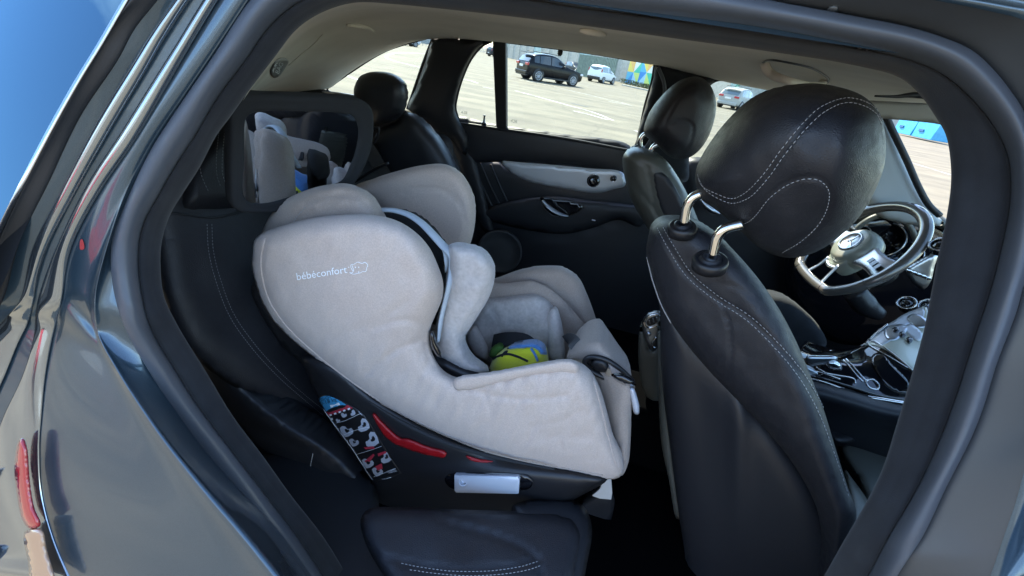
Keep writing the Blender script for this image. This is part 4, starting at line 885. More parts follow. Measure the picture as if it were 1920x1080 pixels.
for s in (-1, 1):
    G = []
    for i, t in enumerate(np.linspace(0, 1, 8)):
        u = s*(.058+t*.102); w_ = .036-.010*math.sin(math.pi*t)+.004*t; h = .010-.012*t+.006*math.sin(math.pi*t)
        G.append([W(u, .000+w_, h-.008), W(u, w_*.8, h), W(u, -w_*.2, h+.003), W(u, -w_, h), W(u, -w_-.004, h-.008)])
    o = mesh('spoke', *grid_geo(np.array(G)), satin, sw); subs(o)
    ac = Acc()
    for j in range(3): ac.add(*box_geo(W(s*(.10+.018*j), -.004-.002*j, .012), (.012, .018, .004), np.array([WU, WV, WN]).T))
    bb = ac.out('switches', plastic_gl, o, smooth=False)
for s in (-1, 1):
    tube('lower_spoke', [W(s*.030, -.065, .006), W(s*.034, -.10, .0), W(s*.045, -.138, -.002)], [.008, .006, .007], satin, sw, sides=10, n=20, flat=.5)
tube('lower_spoke', [W(-.03, -.075, .0), W(0, -.082, .002), W(.03, -.075, .0)], .006, satin, sw, sides=10, n=12)
tube('column', [WC-WN*.02, WC-WN*.14], .045, plastic, sw, sides=20)
tube('stalk', [W(-.05, .03, -.05), W(-.14, .05, -.045), W(-.165, .052, -.042)], [.007, .006, .008], plastic, sw, sides=10)

# ================================================================== dashboard and centre console
dash = thing('dashboard', 'dashboard behind the steering wheel with hooded round instruments', 'dashboard', P(1640, 470, 1.62))
puff('dash_body', [(1480,470),(1540,430),(1600,405),(1660,392),(1715,390),(1765,408),(1800,440),(1800,560),(1740,600),(1660,640),(1560,640),(1480,560)], 1.64, .03, .1, 30, plastic_gl, dash, step=12)
puff('dash_top', [(1600,402),(1640,384),(1700,382),(1750,396),(1785,420),(1790,440),(1760,428),(1720,412),(1680,408),(1640,412),(1606,420)], 1.60, .03, .03, 12, leather_lit, dash, step=7)
tube('instrument_hood', [P(x, y, 1.56) for x, y in [(1590,470),(1604,432),(1632,410),(1664,402),(1692,412),(1712,436),(1722,470)]], [.006,.009,.010,.010,.008], leather_lit, dash, sides=10, n=40)
for x, y, r in ((1655, 450, .062), (1700, 478, .045), (1614, 440, .03)):
    c = P(x, y, 1.60); g = lathe('gauge', c, unit([-.7, -.55, .35]), [(r, -.02), (r*1.02, .004), (r*.95, .006), (r*.92, -.006), (.002, -.006)], plastic_gl, dash, sides=36)
    tube('gauge_ring', [c+unit([-.7, -.55, .35])*.006+r*(math.cos(t)*unit(np.cross([0, 0, 1], [-.7, -.55, .35]))+math.sin(t)*unit([.24, .19, .8])) for t in np.linspace(0, 2*math.pi, 40, endpoint=False)], .0015, satin, g, closed=True, sides=6)
for pts_ in ([(1700,508),(1725,490),(1758,476),(1752,500),(1744,530),(1732,542),(1714,534),(1704,520)],):
    puff('dash_inlay', pts_, 1.36, .006, .02, 6, satin, dash, step=5)
ac = Acc()
for i in range(5): ac.add(*box_geo(P(1704+i*9, 508+i*3.4, 1.33), (.012, .008, .009)))
bevel(ac.out('dash_switches', chrome, dash, smooth=False), .002)
for x, y, r in ((1700, 569, .020), (1742, 575, .022), (1762, 460, .02)):
    c = P(x, y, 1.22); v = lathe('air_vent', c, unit([-.6, -.3, .6]), [(r*.95, -.02), (r, .0), (r*.97, .004), (r*.86, .004), (r*.8, -.004), (r*.55, .004), (r*.2, .006)], plastic_gl, dash, sides=32)
    tube('vent_ring', [c+unit([-.6, -.3, .6])*.004+r*(math.cos(t)*unit(np.cross([0, 0, 1], [-.6, -.3, .6]))+math.sin(t)*unit([.42, .21, .52])) for t in np.linspace(0, 2*math.pi, 40, endpoint=False)], .0022, chrome, v, closed=True, sides=8)
tube('column_shroud', [P(x, y, 1.35) for x, y in [(1600,545),(1625,575),(1650,590)]], [.03, .035, .02], plastic, dash, sides=14, n=14)

con = thing('centre_console', 'glossy black centre console with silver trim, touch controller and cup-holder lid', 'console', P(1600, 740, 1.0))
top_ = patch('console_top', [[(1488,700,.98),(1530,708,.96),(1590,725,.94),(1640,742,.93),(1720,758,.92)], [(1492,672,1.02),(1545,680,1.0),(1600,690,.99),(1650,700,.98),(1725,715,.96)], [(1500,652,1.08),(1560,664,1.06),(1618,660,1.06),(1665,655,1.05),(1730,660,1.04)], [(1510,640,1.14),(1566,656,1.12),(1618,648,1.12),(1660,612,1.14),(1712,582,1.18),(1745,570,1.18)]], plastic_gl, con, solid=.006)
ctt = bvh(top_)
sidep = patch('console_side', [[(1484,704,.975),(1540,716,.955),(1600,734,.935),(1650,750,.925),(1730,766,.915)], [(1484,722,.93),(1540,738,.915),(1600,756,.90),(1650,770,.89),(1730,784,.88)], [(1490,750,.94),(1540,765,.93),(1600,785,.92),(1650,800,.91),(1730,815,.9)], [(1500,850,.98),(1560,860,.97),(1620,870,.96),(1680,880,.95),(1750,900,.95)]], leather_soft, con, solid=.006)
tube('console_edge', [P(*q) for q in [(1486,704,.97),(1540,714,.952),(1580,728,.94),(1620,742,.93),(1660,749,.925),(1730,760,.917)]], [.003,.003,.004,.006,.006,.006], chrome, con, sides=10, n=50, flat=.7)
tube('console_edge', [P(*q) for q in [(1556,658,1.09),(1590,660,1.09),(1614,650,1.1),(1640,628,1.11),(1664,608,1.13)]], .0028, chrome, con, sides=8, n=40)
for q in ([(1616,652),(1640,643),(1660,656),(1690,680),(1712,700)], [(1624,646),(1660,668),(1700,692)]): tube('lid_trim', proj_line(ctt, q, 40, .006), .0016, chrome, con, sides=6)
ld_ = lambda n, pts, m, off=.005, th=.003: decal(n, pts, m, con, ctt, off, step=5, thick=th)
sheen_ = tex(principled('painted_console_sheen', (.66, .67, .56), .28, .35, Coat_Weight=.6), 'noise', 90, .1, .0004, stretch=(1, 1, 20))  # sky reflection on the gloss black console, painted in with silver and aluminium
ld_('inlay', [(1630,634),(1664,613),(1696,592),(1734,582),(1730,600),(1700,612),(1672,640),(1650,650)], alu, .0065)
ld_('console_sheen', [(1616,648),(1640,630),(1664,613),(1700,592),(1738,578),(1734,620),(1722,670),(1712,696),(1690,680),(1664,660),(1640,650)], sheen_, .005)
ld_('storage_lid', [(1634,672),(1650,664),(1676,690),(1700,716),(1704,738),(1672,732),(1648,708)], plastic_gl, .006)
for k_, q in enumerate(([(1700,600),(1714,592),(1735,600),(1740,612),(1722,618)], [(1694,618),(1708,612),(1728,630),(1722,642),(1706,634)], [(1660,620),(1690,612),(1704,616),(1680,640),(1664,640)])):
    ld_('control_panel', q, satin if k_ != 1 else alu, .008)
for q in ([(1672,622),(1680,618),(1686,624),(1678,628)], [(1684,630),(1692,626),(1698,632),(1690,637)], [(1696,640),(1704,636),(1710,642),(1702,648)]): ld_('button', q, plastic_gl, .010)
for q in ([(1580,676),(1592,690),(1604,704),(1616,716)], [(1585,674),(1598,688),(1610,702),(1624,716)], [(1530,690),(1548,700),(1572,705),(1600,712),(1602,720)], [(1500,690),(1540,700),(1574,712)]): tube('trim_line', proj_line(ctt, q, 30, .004), .0018, chrome, con, sides=6)
tube('cup_ring', proj_line(ctt, [(1622,716),(1634,712),(1646,722),(1644,730),(1630,728)], 30, .004, True), .002, chrome, con, closed=True, sides=6)
puff('touch_controller', [(1510,673),(1514,668),(1540,667),(1566,668),(1572,673),(1556,681),(1536,684),(1520,686)], .955, .008, .01, 7, satin, con, step=4)
puff('controller_pad', [(1548,680),(1562,676),(1578,684),(1578,694),(1564,694),(1552,688)], .955, .010, .01, 6, chrome, con, step=4)
prism('controller_base', [P(x, y, .965) for x, y in [(1514,690),(1534,700),(1536,726),(1524,724),(1512,712)]], (0, .02, 0), satin, con, bev=.002)
# rear end of the console with air vents
rv = puff('rear_vent_panel', [(1204,610),(1206,598),(1214,589),(1226,585),(1238,585),(1246,600),(1238,632),(1230,655),(1224,659),(1216,648),(1208,630)], 1.02, .008, .02, 8, satin, con, step=4)
rt = bvh(rv)
tube('vent_ring', proj_line(rt, [(1208,606),(1213,596),(1224,590),(1236,592),(1238,602),(1226,612),(1214,614)], 40, .001, True), .0028, chrome, con, closed=True, sides=8)
decal('vent_hole', [(1212,605),(1216,598),(1226,593),(1236,595),(1234,602),(1224,609),(1215,610)], plastic, con, rt, .0015, step=4, thick=0)
for q in ([(1217,599),(1219,606)], [(1224,595),(1226,604)], [(1231,593),(1233,601)]): tube('vent_slat', proj_line(rt, q, 6, .003), .0018, satin, con, sides=6)
tube('vent_ring', proj_line(rt, [(1230,632),(1224,640),(1224,650),(1228,652)], 16, .001), .003, chrome, con, sides=8)
lathe('vent_knob', np.array(hit(rt, 1216, 625)[0]), (-.4, -.9, .2), [(.008, 0), (.007, .004), (.003, .006)], satin, con, sides=20)
puff('console_end', [(1198,628),(1202,612),(1222,655),(1236,650),(1240,700),(1230,760),(1210,740),(1198,690)], 1.03, .01, .1, 12, leather_lit, con, step=8)
# black gap behind everything between the seats
box('tunnel', (.75, 1.06, .45), (1.5, .22, .24), carpet, con, bev=.03)
# ================================================================== the car park outside
asph = tex(principled('bleached_asphalt', (.2, .195, .18), .9), 'noise', 1.2, 0, 0, (.132, .113, .077), (.182, .157, .108), .3, .7, 9)
tex(asph, 'noise', 60, .3, .01)
# patchwork of repairs, tyre dust and cracks
nt = asph.node_tree; N = nt.nodes; L_ = nt.links; b = N['Principled BSDF']; src = b.inputs['Base Color'].links[0].from_socket
vo = N.new('ShaderNodeTexVoronoi'); vo.feature = 'DISTANCE_TO_EDGE'; vo.inputs['Scale'].default_value = .22; tcn = N.new('ShaderNodeTexCoord'); nn_ = N.new('ShaderNodeTexNoise'); nn_.inputs['Scale'].default_value = 1.5
ad = N.new('ShaderNodeMix'); ad.data_type = 'RGBA'; ad.blend_type = 'ADD'; ad.inputs['Factor'].default_value = .6; L_.new(tcn.outputs['Object'], nn_.inputs['Vector']); L_.new(tcn.outputs['Object'], ad.inputs['A']); L_.new(nn_.outputs['Color'], ad.inputs['B']); L_.new(ad.outputs['Result'], vo.inputs['Vector'])
rr = N.new('ShaderNodeValToRGB'); rr.color_ramp.elements[0].color = (.82, .82, .82, 1); rr.color_ramp.elements[0].position = .002; rr.color_ramp.elements[1].position = .012; L_.new(vo.outputs['Distance'], rr.inputs[0])
st2 = N.new('ShaderNodeTexNoise'); st2.inputs['Scale'].default_value = .5; mp2 = N.new('ShaderNodeMapping'); mp2.inputs['Scale'].default_value = (.35, 2.2, 1); mp2.inputs['Rotation'].default_value = (0, 0, .35); L_.new(tcn.outputs['Object'], mp2.inputs['Vector']); L_.new(mp2.outputs[0], st2.inputs['Vector']); st2.inputs['Detail'].default_value = 6
r3_ = N.new('ShaderNodeValToRGB'); r3_.color_ramp.elements[0].color = (.78, .78, .78, 1); r3_.color_ramp.elements[1].color = (1.1, 1.1, 1.08, 1); r3_.color_ramp.elements[0].position = .38; r3_.color_ramp.elements[1].position = .62; L_.new(st2.outputs['Fac'], r3_.inputs[0])
m1 = N.new('ShaderNodeMix'); m1.data_type = 'RGBA'; m1.blend_type = 'MULTIPLY'; m1.inputs['Factor'].default_value = 1; m2 = N.new('ShaderNodeMix'); m2.data_type = 'RGBA'; m2.blend_type = 'MULTIPLY'; m2.inputs['Factor'].default_value = 1
L_.new(src, m1.inputs['A']); L_.new(rr.outputs[0], m1.inputs['B']); L_.new(m1.outputs['Result'], m2.inputs['A']); L_.new(r3_.outputs[0], m2.inputs['B']); L_.new(m2.outputs['Result'], b.inputs['Base Color'])
g = mesh('ground', [(-600, -600, 0), (600, -600, 0), (600, 600, 0), (-600, 600, 0)], [(0, 1, 2, 3)], asph, smooth=False, kind='structure')
line = tex(principled('worn_white_line', (.4, .4, .37), .8), 'noise', 4, 0, 0, (.2, .195, .17), (.5, .5, .46), .35, .55, 8)
darkp = tex(principled('tar_patch', (.05, .05, .045), .7), 'noise', 6, 0, 0, (.04, .04, .035), (.1, .1, .09), .3, .7)
G0 = lambda x, y: P(x, y, ('z', 0.0))
def road_strip(name, pts, w, mat, z=.004, closed=False):
    c = cat([G0(*q) for q in pts], 30); T = np.gradient(c, axis=0); T /= np.linalg.norm(T, axis=1)[:, None]; S = np.cross(T, [0, 0, 1])
    A_1 = c+S*w/2; B_1 = c-S*w/2; G = np.array([A_1, B_1]); G[:, :, 2] = z
    return mesh(name, *grid_geo(G), mat, smooth=False, kind='structure')
for q, w in (([(966,170),(1010,182),(1060,196),(1110,210),(1150,226)], .12), ([(862,148),(880,151),(896,156)], .14), ([(905,163),(925,167)], .12), ([(1075,208),(1105,215),(1140,225)], .13), ([(960,145),(1040,163),(1120,182),(1180,196)], .10),
             ([(800,101),(760,99),(730,102),(724,107),(735,113),(770,122),(790,127)], .20), ([(636,138),(655,144),(672,150)], .14), ([(1140,190),(1185,198)], .12), ([(1000,155),(955,146)], .1), ([(1190,245),(1240,262),(1300,280)], .12), ([(1692,300),(1790,330)], .12), ([(1440,250),(1400,236),(1350,228)], .12)):
    road_strip('road_line', q, w, line)
road_strip('tar_patch', [(1072,194),(1085,197),(1103,201)], .25, darkp, .008)

# ---- parked cars, built once per body shape
def car_mesh(root, L, Wd, H, col, kind, glassm, detail=True):
    """x forward, y left; hatchback / suv body lofted through stations"""
    hb = Wd/2; h = H
    body = principled('car_paint', col, .3, .0, Coat_Weight=.12, Coat_Roughness=.05, IOR=1.25)
    bk, nose = -L/2, L/2
    belt = .60*h if kind == 'suv' else .585*h
    gc = .20
    if kind == 'suv': ST = [(bk, .40, belt-.12, belt-.10, .86), (bk+.04, .30, belt, belt+.01, .93), (bk+.30, .26, belt+.05, h-.24, .985), (bk+.62, .25, belt+.03, h-.08, 1), (bk+1.35, .24, belt, h-.01, 1), (bk+2.0, .24, belt-.01, h-.02, 1), (bk+2.45, .24, belt-.03, h-.17, 1), (bk+2.98, .24, belt-.05, belt+.06, .99), (nose-.65, .24, belt-.08, belt-.06, .97), (nose-.18, .26, belt-.18, belt-.16, .90), (nose, .34, belt-.35, belt-.33, .78)]
    else: ST = [(bk, .38, belt-.10, belt-.08, .90), (bk+.03, .30, belt, belt+.02, .95), (bk+.16, .25, belt+.02, h-.18, .99), (bk+.34, .24, belt, h-.02, 1), (bk+1.1, .24, belt, h, 1), (bk+1.9, .24, belt-.01, h-.04, 1), (bk+2.35, .24, belt-.03, h-.28, 1), (bk+2.75, .24, belt-.06, belt+.02, .98), (nose-.25, .25, belt-.16, belt-.14, .92), (nose, .34, belt-.34, belt-.32, .80)]
    G = []
    for x, zb, zt, zr, w in ST:
        w *= hb; gr = max(0, (zr-zt)); wr = w-(.16*min(1, gr/.5))-.03
        half = [(0, zb), (w*.86, zb), (w*.97, zb+.10), (w, (zb+zt)/2), (w*.985, zt-.04), (w*.96, zt), ((w*.96+wr)/2, (zt+zr)/2), (wr, zr-.05*min(1, gr*3)-.005), (wr-.12, zr-.005), (0, zr+.012)]
        G.append([(x, y, z) for y, z in half]+[(x, -y, z) for y, z in half[-2:0:-1]])
    bs_ = thing_part(root, 'body', *grid_geo(np.array(G, float), closed=True, cap=True), body); subs(bs_, 2)
    Gs = np.array(G, float)
    def side(i0, i1, s, f0=.08, f1=.88):  # window quad between stations
        P_ = []
        def pt(i, f): # f along belt..roof
            A = Gs[i][5]; B = Gs[i][7]; q = A*(1-f)+B*f; q = q.copy(); q[1] = q[1]*s; return q
        n = 5; out = []
        for k in range(n+1):
            t = k/n; x = i0+(i1-i0)*t; a, fr = int(min(x, len(Gs)-2)), 0; a = int(math.floor(x)); a = min(a, len(Gs)-2); fr = x-a
            lo = pt(a, f0)*(1-fr)+pt(a+1, f0)*fr; hi = pt(a, f1)*(1-fr)+pt(a+1, f1)*fr
            out.append((lo+np.array([0, s*.006, 0]), hi+np.array([0, s*.006, 0])))
        G2 = np.array([[o[0], o[1]] for o in out]); return grid_geo(G2)
    spans = [(2.4, 3.25), (3.32, 4.45), (4.55, 6.2)] if kind == 'suv' else [(2.35, 2.95), (3.05, 4.35), (4.45, 5.7)]
    for s in (1, -1):
        for a_, c_ in spans: thing_part(root, 'side_window', *side(a_, c_, s), glassm, False)
    # rear window and windscreen, lamps, plate, bumpers
    def cross(i0, f, y, off): pass
    A = Gs[1][8]*1; z0, z1 = ST[1][2]+.08, ST[2][3]-.03; x0, x1 = bk+.045, ST[2][0]+.0
    def rq(y0, y1, za, zb_, xa, xb, name, m, off=-.02, bow=.03):
        out = []
        for k in range(7):
            t = k/6; y = y0+(y1-y0)*t; bo = bow*(abs(y)/hb)**2
            out.append(((xa+off+bo, y, za), (xb+off+bo, y, zb_)))
        return thing_part(root, name, *grid_geo(np.array(out, float)), m, False)
    gw = hb*.74
    rq(-gw, gw, z0, z1, x0+.03, x1-.01, 'rear_window', glassm, -.022, .05)
    tb_ = principled('black_trim', (.015, .015, .016), .5)
    thing_part(root, 'rear_bumper', *box_geo((bk+.03, 0, .42), (.20, Wd*.86, .22)), tb_ if kind != 'suv' else body, False, .05)
    thing_part(root, 'diffuser', *box_geo((bk+.05, 0, .30), (.16, Wd*.80, .12)), tb_, False, .03)
    thing_part(root, 'number_plate', *box_geo((bk-.055 if kind == 'suv' else bk-.075, 0, .78 if kind == 'suv' else .58), (.02, .5, .12)), principled('plate_white', (.7, .7, .68), .5), False, .01)
    for s in (1, -1):
        if kind == 'suv': thing_part(root, 'tail_light', *box_geo((bk+.03, s*hb*.70, belt-.06), (.14, hb*.42, .15)), redlamp, False, .03)
        else: thing_part(root, 'tail_light', *box_geo((bk+.10, s*(hb*.88), belt+.16), (.12, .10, .30)), redlamp, False, .03)
        thing_part(root, 'headlight', *box_geo((nose-.22, s*hb*.72, belt-.24), (.30, hb*.36, .12)), principled('lamp_clear', (.6, .62, .65), .15), False, .04)
        thing_part(root, 'wing_mirror', *box_geo((bk+L*.60, s*(hb+.09), belt+.06), (.12, .20, .13)), tb_ if kind == 'suv' else body, False, .04)
        thing_part(root, 'door_handle', *box_geo((bk+L*.33, s*(hb+.005), belt-.10), (.16, .03, .03)), body, False, .01)
        thing_part(root, 'door_handle', *box_geo((bk+L*.54, s*(hb+.005), belt-.11), (.16, .03, .03)), body, False, .01)
        thing_part(root, 'sill', *box_geo((bk+L*.5, s*(hb*.96), .27), (L*.46, .06, .10)), tb_, False, .02)
        for x in (ST[0][0]+L*.19, nose-L*.20):
            r = .335 if kind == 'suv' else .29; r *= 1.02
            V, Fc = disc_geo((x, s*(hb-.02), r+.02), (0, s, 0), [(r+.06, -.20), (r+.06, .012), (r*.9, .013)], (0, 0, 1), 28)
            thing_part(root, 'wheel_arch', V, Fc, tb_)
            V, Fc = disc_geo((x, s*(hb-.20), r), (0, s, 0), [(r*.7, 0), (r*.97, .01), (r, .04), (r, .17), (r*.95, .205), (r*.72, .21), (r*.70, .19)], (0, 0, 1), 32)
            ty_ = thing_part(root, 'wheel', V, Fc, tyre)
            ac = Acc(); ac.add(*disc_geo((x, s*(hb-.20), r), (0, s, 0), [(r*.20, .17), (r*.18, .215), (.01, .217)], (0, 0, 1), 16))
            ring_ = [(x+r*.70*math.cos(t), s*(hb+.003), r+r*.70*math.sin(t)) for t in np.linspace(0, 2*math.pi, 28, endpoint=False)]; ac.tube(ring_, .018, sides=6, closed=True)
            ns = 10 if kind == 'suv' else 8
            for k in range(ns):
                t = 2*math.pi*k/ns; ac.tube([(x+r*.15*math.cos(t), s*(hb+.0), r+r*.15*math.sin(t)), (x+r*.69*math.cos(t+.08), s*(hb+.0), r+r*.69*math.sin(t+.08))], [.030, .016], sides=5)
            rb = root['base']; o = ac.out('rim', alloy, smooth=True); o.parent = ty_
    if kind == 'suv':
        for s in (1, -1): thing_part(root, 'roof_rail', *tube_geo([(bk+.6, s*(hb-.22), h-.0), (bk+1.3, s*(hb-.2), h+.035), (bk+2.2, s*(hb-.22), h)], .018, 6), tb_)
        thing_part(root, 'roof_spoiler', *box_geo((bk+.26, 0, h-.08), (.34, Wd*.66, .04)), body, False, .02)
def thing_part(root, name, V, Fc, mat, smooth=True, bev=0):
    o = mesh(name, V, Fc, mat, smooth=smooth); o.parent = root
    if bev: bevel(o, bev, 3)
    return o
redlamp = principled('car_red_lamp', (.4, .015, .02), .15, Coat_Weight=1.0)
tyre = principled('tyre_rubber', (.02, .02, .02), .8); alloy = principled('alloy_rim', (.5, .5, .52), .3, .8)
dglass = principled('dark_car_glass', (.02, .025, .028), .04, 0, Coat_Weight=1.0); lglass = principled('pale_car_glass', (.10, .13, .14), .05, 0, Coat_Weight=1.0)
def place_car(name, label, pr, pf, L, Wd, H, col, kind, glassm=None, near_side=-1):
    """pr, pf: ground pixels under the near-side rear and front wheels"""
    a_, b_ = G0(*pr), G0(*pf); h_ = unit(b_-a_); left = np.array([-h_[1], h_[0], 0])
    ctr = a_+h_*(L*(.5-.19))-left*near_side*(Wd/2-.02)
    r = thing(name, label, 'car', ctr, 'cars parked outside'); r['base'] = [0., 0., 0.]
    car_mesh(r, L, Wd, H, col, kind, glassm or dglass); r.rotation_euler = (0, 0, math.atan2(h_[1], h_[0])); return r
place_car('parked_car', 'black sport utility car with silver wheels in the middle of the car park', (1008,153), (1073,162), 4.42, 1.83, 1.62, (.004, .004, .006), 'suv')
place_car('parked_car', 'small white hatchback with red tail lamps near the triangle mural', (1130,156.5), (1163,160), 3.65, 1.65, 1.56, (.75, .77, .76), 'hatch', lglass)
place_car('parked_car', 'silver grey sport utility car seen between the two front head restraints', (1386,208), (1440,213), 4.4, 1.83, 1.63, (.35, .35, .33), 'suv', lglass)
place_car('parked_car', 'dark grey car behind the black upright bar of the far rear window', (927,107), (953,111), 4.1, 1.75, 1.6, (.03, .03, .035), 'hatch')
place_car('parked_car', 'dark saloon half hidden behind the black sport utility car', (1062,134), (1094,141), 4.5, 1.8, 1.45, (.03, .035, .04), 'hatch')
place_car('parked_car', 'pale grey car at the top of the far quarter window beside the fence', (744,83), (757,85), 4.2, 1.75, 1.5, (.45, .5, .55), 'hatch', lglass)

# ---- boundary wall, gates, mural, skips
conc = tex(principled('pale_concrete', (.36, .36, .33), .9), 'noise', 3, .2, .01, (.30, .30, .27), (.42, .42, .39), .3, .7, 8)
corr = tex(principled('green_grey_sheet', (.16, .21, .18), .6), 'noise', 4, 0, 0, (.12, .16, .14), (.2, .26, .22), .3, .7)
blueg = tex(principled('pale_blue_sheet', (.30, .42, .42), .6), 'noise', 3, 0, 0, (.25, .36, .36), (.36, .48, .48), .3, .7)
def vertical(name, label, cat_, pA, pB, z0, z1, mat, thick=.25, parent=None, push=0, **k):
    a_, b_ = G0(*pA), G0(*pB); t_ = unit(b_-a_); n_ = np.array([-t_[1], t_[0], 0]); n_ = n_ if n_[1] > 0 else -n_
    a_ = a_+n_*push; b_ = b_+n_*push
    pts = [a_+[0, 0, z0], b_+[0, 0, z0], b_+[0, 0, z1], a_+[0, 0, z1]]
    o = prism(name, pts, n_*thick, mat, parent, **k)
    if label: tagt(o, label, cat_)
    return o, a_, b_, t_, n_
wall = thing('boundary_wall', 'long pale panelled wall closing the car park behind the black car', 'wall', G0(1000,115))
NP = 16; WA, WB = G0(940,106), G0(1245,172); tW = unit(WB-WA); nW = np.array([-tW[1], tW[0], 0]); LW = np.linalg.norm(WB-WA)
for i in range(NP):
    s0, s1 = LW*i/NP+.03, LW*(i+1)/NP-.03; zt = 3.6+.15*(i % 3)
    prism('panel', [WA+tW*s0, WA+tW*s1, WA+tW*s1+[0, 0, zt], WA+tW*s0+[0, 0, zt]], nW*.15, conc if i % 5 else blueg, wall)
for i in range(NP+1):
    q = WA+tW*(LW*i/NP); box('post', q+nW*.06+[0, 0, 1.9], (.14, .26, 3.8), conc, wall, R=np.array([tW, nW, [0, 0, 1]]).T)
gate, a_, b_, t_, n_ = vertical('corrugated_gate', 'green grey corrugated sheet gate in the wall right of the black car', 'gate', (1082,141), (1150,156), 0, 2.4, corr, .08, push=-.2)
Lg = np.linalg.norm(b_-a_)
ac = Acc()
for i in range(26):
    q = a_+t_*(Lg*(i+.5)/26)-n_*.02; ac.add(*box_geo(q+[0, 0, 1.2], (Lg/60, .06, 2.36), np.array([t_, n_, [0, 0, 1]]).T))
ac.out('corrugation', corr, gate, kind='stuff', smooth=False)
# upper buildings behind the wall
bl = thing('warehouse', 'large pale warehouse behind the boundary wall with a dark roof canopy', 'building', G0(1040,112))
def bldg(parent, pA, pB, d0, z0, z1, mat, depth=8, name='wall'):
    a_, b_ = G0(*pA)+nW*d0, G0(*pB)+nW*d0; return prism(name, [a_+[0, 0, z0], b_+[0, 0, z0], b_+[0, 0, z1], a_+[0, 0, z1]], nW*depth, mat, parent)
bldg(bl, (985,112), (1245,170), 14, 0, 9, conc)
for k in range(7):
    a_ = WA+(WB-WA)*(.22+.11*k)+nW*13.9; prism('window', [a_+[0, 0, 5.2], a_+tW*1.6+[0, 0, 5.2], a_+tW*1.6+[0, 0, 6.8], a_+[0, 0, 6.8]], -nW*.06, dglass, bl)
b2 = thing('shed', 'low shed with dark grey canopy behind the dark grey car', 'building', G0(950,100))
bldg(b2, (930,100), (990,112), 6, 0, 3.2, blueg); bldg(b2, (925,99), (996,114), 5.2, 3.2, 4.6, principled('dark_canopy', (.04, .05, .06), .5), 9, 'roof')
# triangle mural on its own wall panel
mu = thing('mural_wall', 'wall panel painted with blue, green and yellow triangles', 'wall', G0(1200,163))
MA, MB = G0(1174,157)-nW*.4, G0(1262,176)-nW*.4; tM = unit(MB-MA); LM = np.linalg.norm(MB-MA); HM = 2.9
prism('panel', [MA, MB, MB+[0, 0, HM], MA+[0, 0, HM]], nW*.2, conc, mu)
cols_ = [(.05, .25, .6), (.08, .5, .35), (.75, .6, .12), (.35, .6, .75), (.7, .72, .7), (.1, .42, .62), (.55, .7, .2), (.75, .45, .15)]
cm = [principled('mural_paint', c, .7) for c in cols_]
hub = [(LM*.16, 1.4), (LM*.44, 1.6), (LM*.72, 1.3)]
k = 0
for hx, hz in hub:
    rx, rz = LM*.14, 1.3; rimp = [(hx+rx*a, hz+rz*b) for a, b in ((-1, -1), (0, -1), (1, -1), (1, 0), (1, 1), (0, 1), (-1, 1), (-1, 0))]
    for i in range(8):
        q = [(hx, hz), rimp[i], rimp[(i+1) % 8]]
        V = [MA+tM*u+np.array([0, 0, v])-nW*.004 for u, v in q]; mesh('triangle', V, [(0, 1, 2)], cm[(i*3+k) % 8], mu, smooth=False)
    k += 3
leaf = tex(principled('weeds', (.06, .09, .035), .8), 'noise', 3, 0, 0, (.05, .08, .03), (.12, .13, .06), .3, .7)
ac = Acc(); rng = random.Random(4)
for i in range(900):
    u = rng.random()**.8; c = MA+tM*(LM*u)-nW*(.25+rng.random()*.9); hh = rng.random()*.55*(1-.3*u)
    q = c+np.array([0, 0, hh]); s = .05+.07*rng.random(); d1 = unit(np.array([rng.gauss(0, 1), rng.gauss(0, 1), rng.gauss(.3, 1)])); d2 = unit(np.cross(d1, [rng.random(), 1, .3]))
    ac.add([q-d1*s, q+d2*s*.5, q+d1*s, q-d2*s*.5], [(0, 1, 2, 3)])
o = ac.out('weeds', leaf, smooth=False); o['kind'] = 'stuff'; o['label'] = 'low weeds at the foot of the mural wall'
# wall seen through the front door window, with green lettering shapes
w2 = thing('graffiti_wall', 'pale turquoise wall with green scrawl behind the silver grey car', 'wall', G0(1400,200))
turq = tex(principled('turquoise_wall', (.38, .55, .52), .8), 'noise', 1.2, 0, 0, (.36, .50, .47), (.55, .66, .62), .3, .7)
a2, b2_ = G0(1330,182)+nW*3, G0(1560,222)+nW*3
prism('wall', [a2, b2_, b2_+[0, 0, 4.5], a2+[0, 0, 4.5]], nW*.3, turq, w2)
tw = unit(b2_-a2); L2 = np.linalg.norm(b2_-a2); gp = principled('green_paint', (.1, .4, .25), .7)
for i in range(14):
    q = a2+tw*(L2*(.03+.035*i))+np.array([0, 0, 1.4+.5*math.sin(i*1.7)])-nW*.03
    tube('scrawl', [q, q+tw*.7+[0, 0, .9], q+tw*1.0+[0, 0, .1], q+tw*1.5+[0, 0, 1.2]], .07, gp, w2, sides=4, n=14)
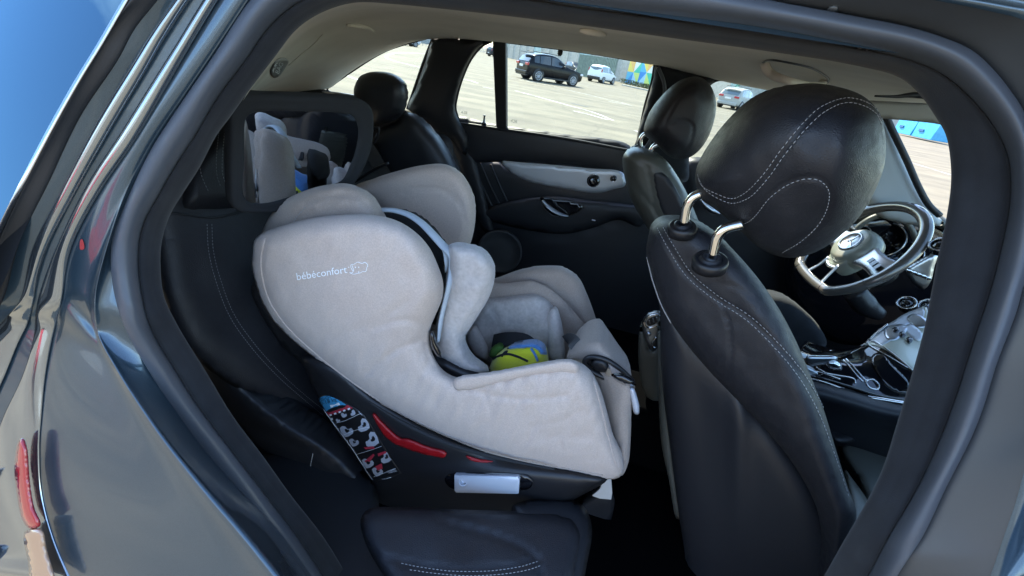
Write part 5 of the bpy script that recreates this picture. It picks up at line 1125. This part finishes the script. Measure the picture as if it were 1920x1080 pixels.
# blue waste skips seen past the windscreen pillar
bluem = tex(principled('blue_container', (.04, .30, .55), .5), 'noise', 3, 0, 0, (.035, .27, .5), (.06, .36, .62), .3, .7)
def skip(label, pA, pB, hgt):
    a_, b_ = G0(*pA), G0(*pB); t_ = unit(b_-a_); n_ = np.array([-t_[1], t_[0], 0]); n_ = n_ if n_[1] > 0 else -n_; Ls = np.linalg.norm(b_-a_)
    r = thing('waste_container', label, 'container', a_, 'blue containers')
    prism('body', [a_+[0, 0, .15], b_+[0, 0, .15], b_+t_*.12+[0, 0, hgt], a_-t_*.12+[0, 0, hgt]], n_*1.6, bluem, r, bev=.05)
    prism('lid', [a_-t_*.16-n_*.05+[0, 0, hgt+.02], b_+t_*.16-n_*.05+[0, 0, hgt+.02], b_+t_*.16-n_*.05+[0, 0, hgt+.14], a_-t_*.16-n_*.05+[0, 0, hgt+.14]], n_*1.7, bluem, r, bev=.03)
    box('pocket', a_+t_*Ls*.35-n_*.05+[0, 0, hgt*.45], (.5, .08, .22), principled('dark_blue', (.02, .1, .25), .6), r, R=np.array([t_, n_, [0, 0, 1]]).T, bev=.02)
    return r
skip('blue waste container standing left, by the windscreen pillar', (1672,250), (1703,257), 1.7)
skip('blue waste container standing right, next to the white wall', (1706,258), (1742,266), 1.7)
w3 = vertical('low_white_wall', 'low white wall right of the blue waste containers', 'wall', (1744,262), (1850,282), 0, 2.2, conc, .3, push=1.0)[0]
w4 = vertical('back_wall', 'pale wall behind the blue waste containers', 'wall', (1600,232), (1880,284), 0, 4.5, conc, .3, push=4)[0]
kerb_m = conc
# kerb and verge in front of the mural
k0, k1 = G0(1165,160), G0(1262,181); kk = prism('kerb', [k0, k1, k1+[0, 0, .12], k0+[0, 0, .12]], nW*.15, conc, kind='structure', bev=.02)
# fence and houses at the far left
fe = thing('railing_fence', 'metal railing fence at the top of the far quarter window', 'fence', G0(760,84))
FA, FB = G0(690,73.5), G0(925,101)
tF = unit(FB-FA); nF = np.array([-tF[1], tF[0], 0]); LF = np.linalg.norm(FB-FA); fm = principled('fence_metal', (.3, .33, .34), .5, .5)
for i in range(46): box('bar', FA+tF*LF*i/45+[0, 0, .9], (.07, .07, 1.8), fm, fe)
for z in (.3, 1.7): box('rail', (FA+FB)/2+[0, 0, z], (LF, .06, .08), fm, fe, R=np.array([tF, nF, [0, 0, 1]]).T)
hs = thing('house', 'terracotta and white house behind the railing fence', 'house', FA)
tc_ = principled('terracotta_render', (.45, .2, .13), .8)
for i, (s, w, hh, mt) in enumerate(((.1, 9, 6, conc), (.42, 8, 5, tc_), (.7, 9, 7, conc))):
    q = FA+tF*LF*s+nF*(9+i*2); prism('wall', [q, q+tF*w, q+tF*w+[0, 0, hh], q+[0, 0, hh]], nF*7, mt, hs)
    for j in range(3):
        c = q+tF*(1+2.6*j)-nF*.05+[0, 0, 1.0]; prism('window', [c, c+tF*1.3, c+tF*1.3+[0, 0, 1.4], c+[0, 0, 1.4]], -nF*.05, dglass, hs)
# the open side of the place, behind the viewer: a plain low building line and two cars, seen only as reflections in the paint
bh = thing('row_building', 'pale low building across the road behind the viewer, seen only in reflections', 'building', (0, -26, 0))
prism('wall', [np.array(v, float) for v in [(-45, -26, 0), (40, -26, 0), (40, -26, 5), (-45, -26, 5)]], (0, -6, 0), conc, bh)
rc_ = place_car('parked_car', 'red hatchback behind the viewer, seen only as a reflection in the body panel', (900,300), (960,300), 3.9, 1.7, 1.5, (.45, .02, .02), 'hatch')
rc_.location = (-6.5, -9.5, 0); rc_.rotation_euler = (0, 0, .5)
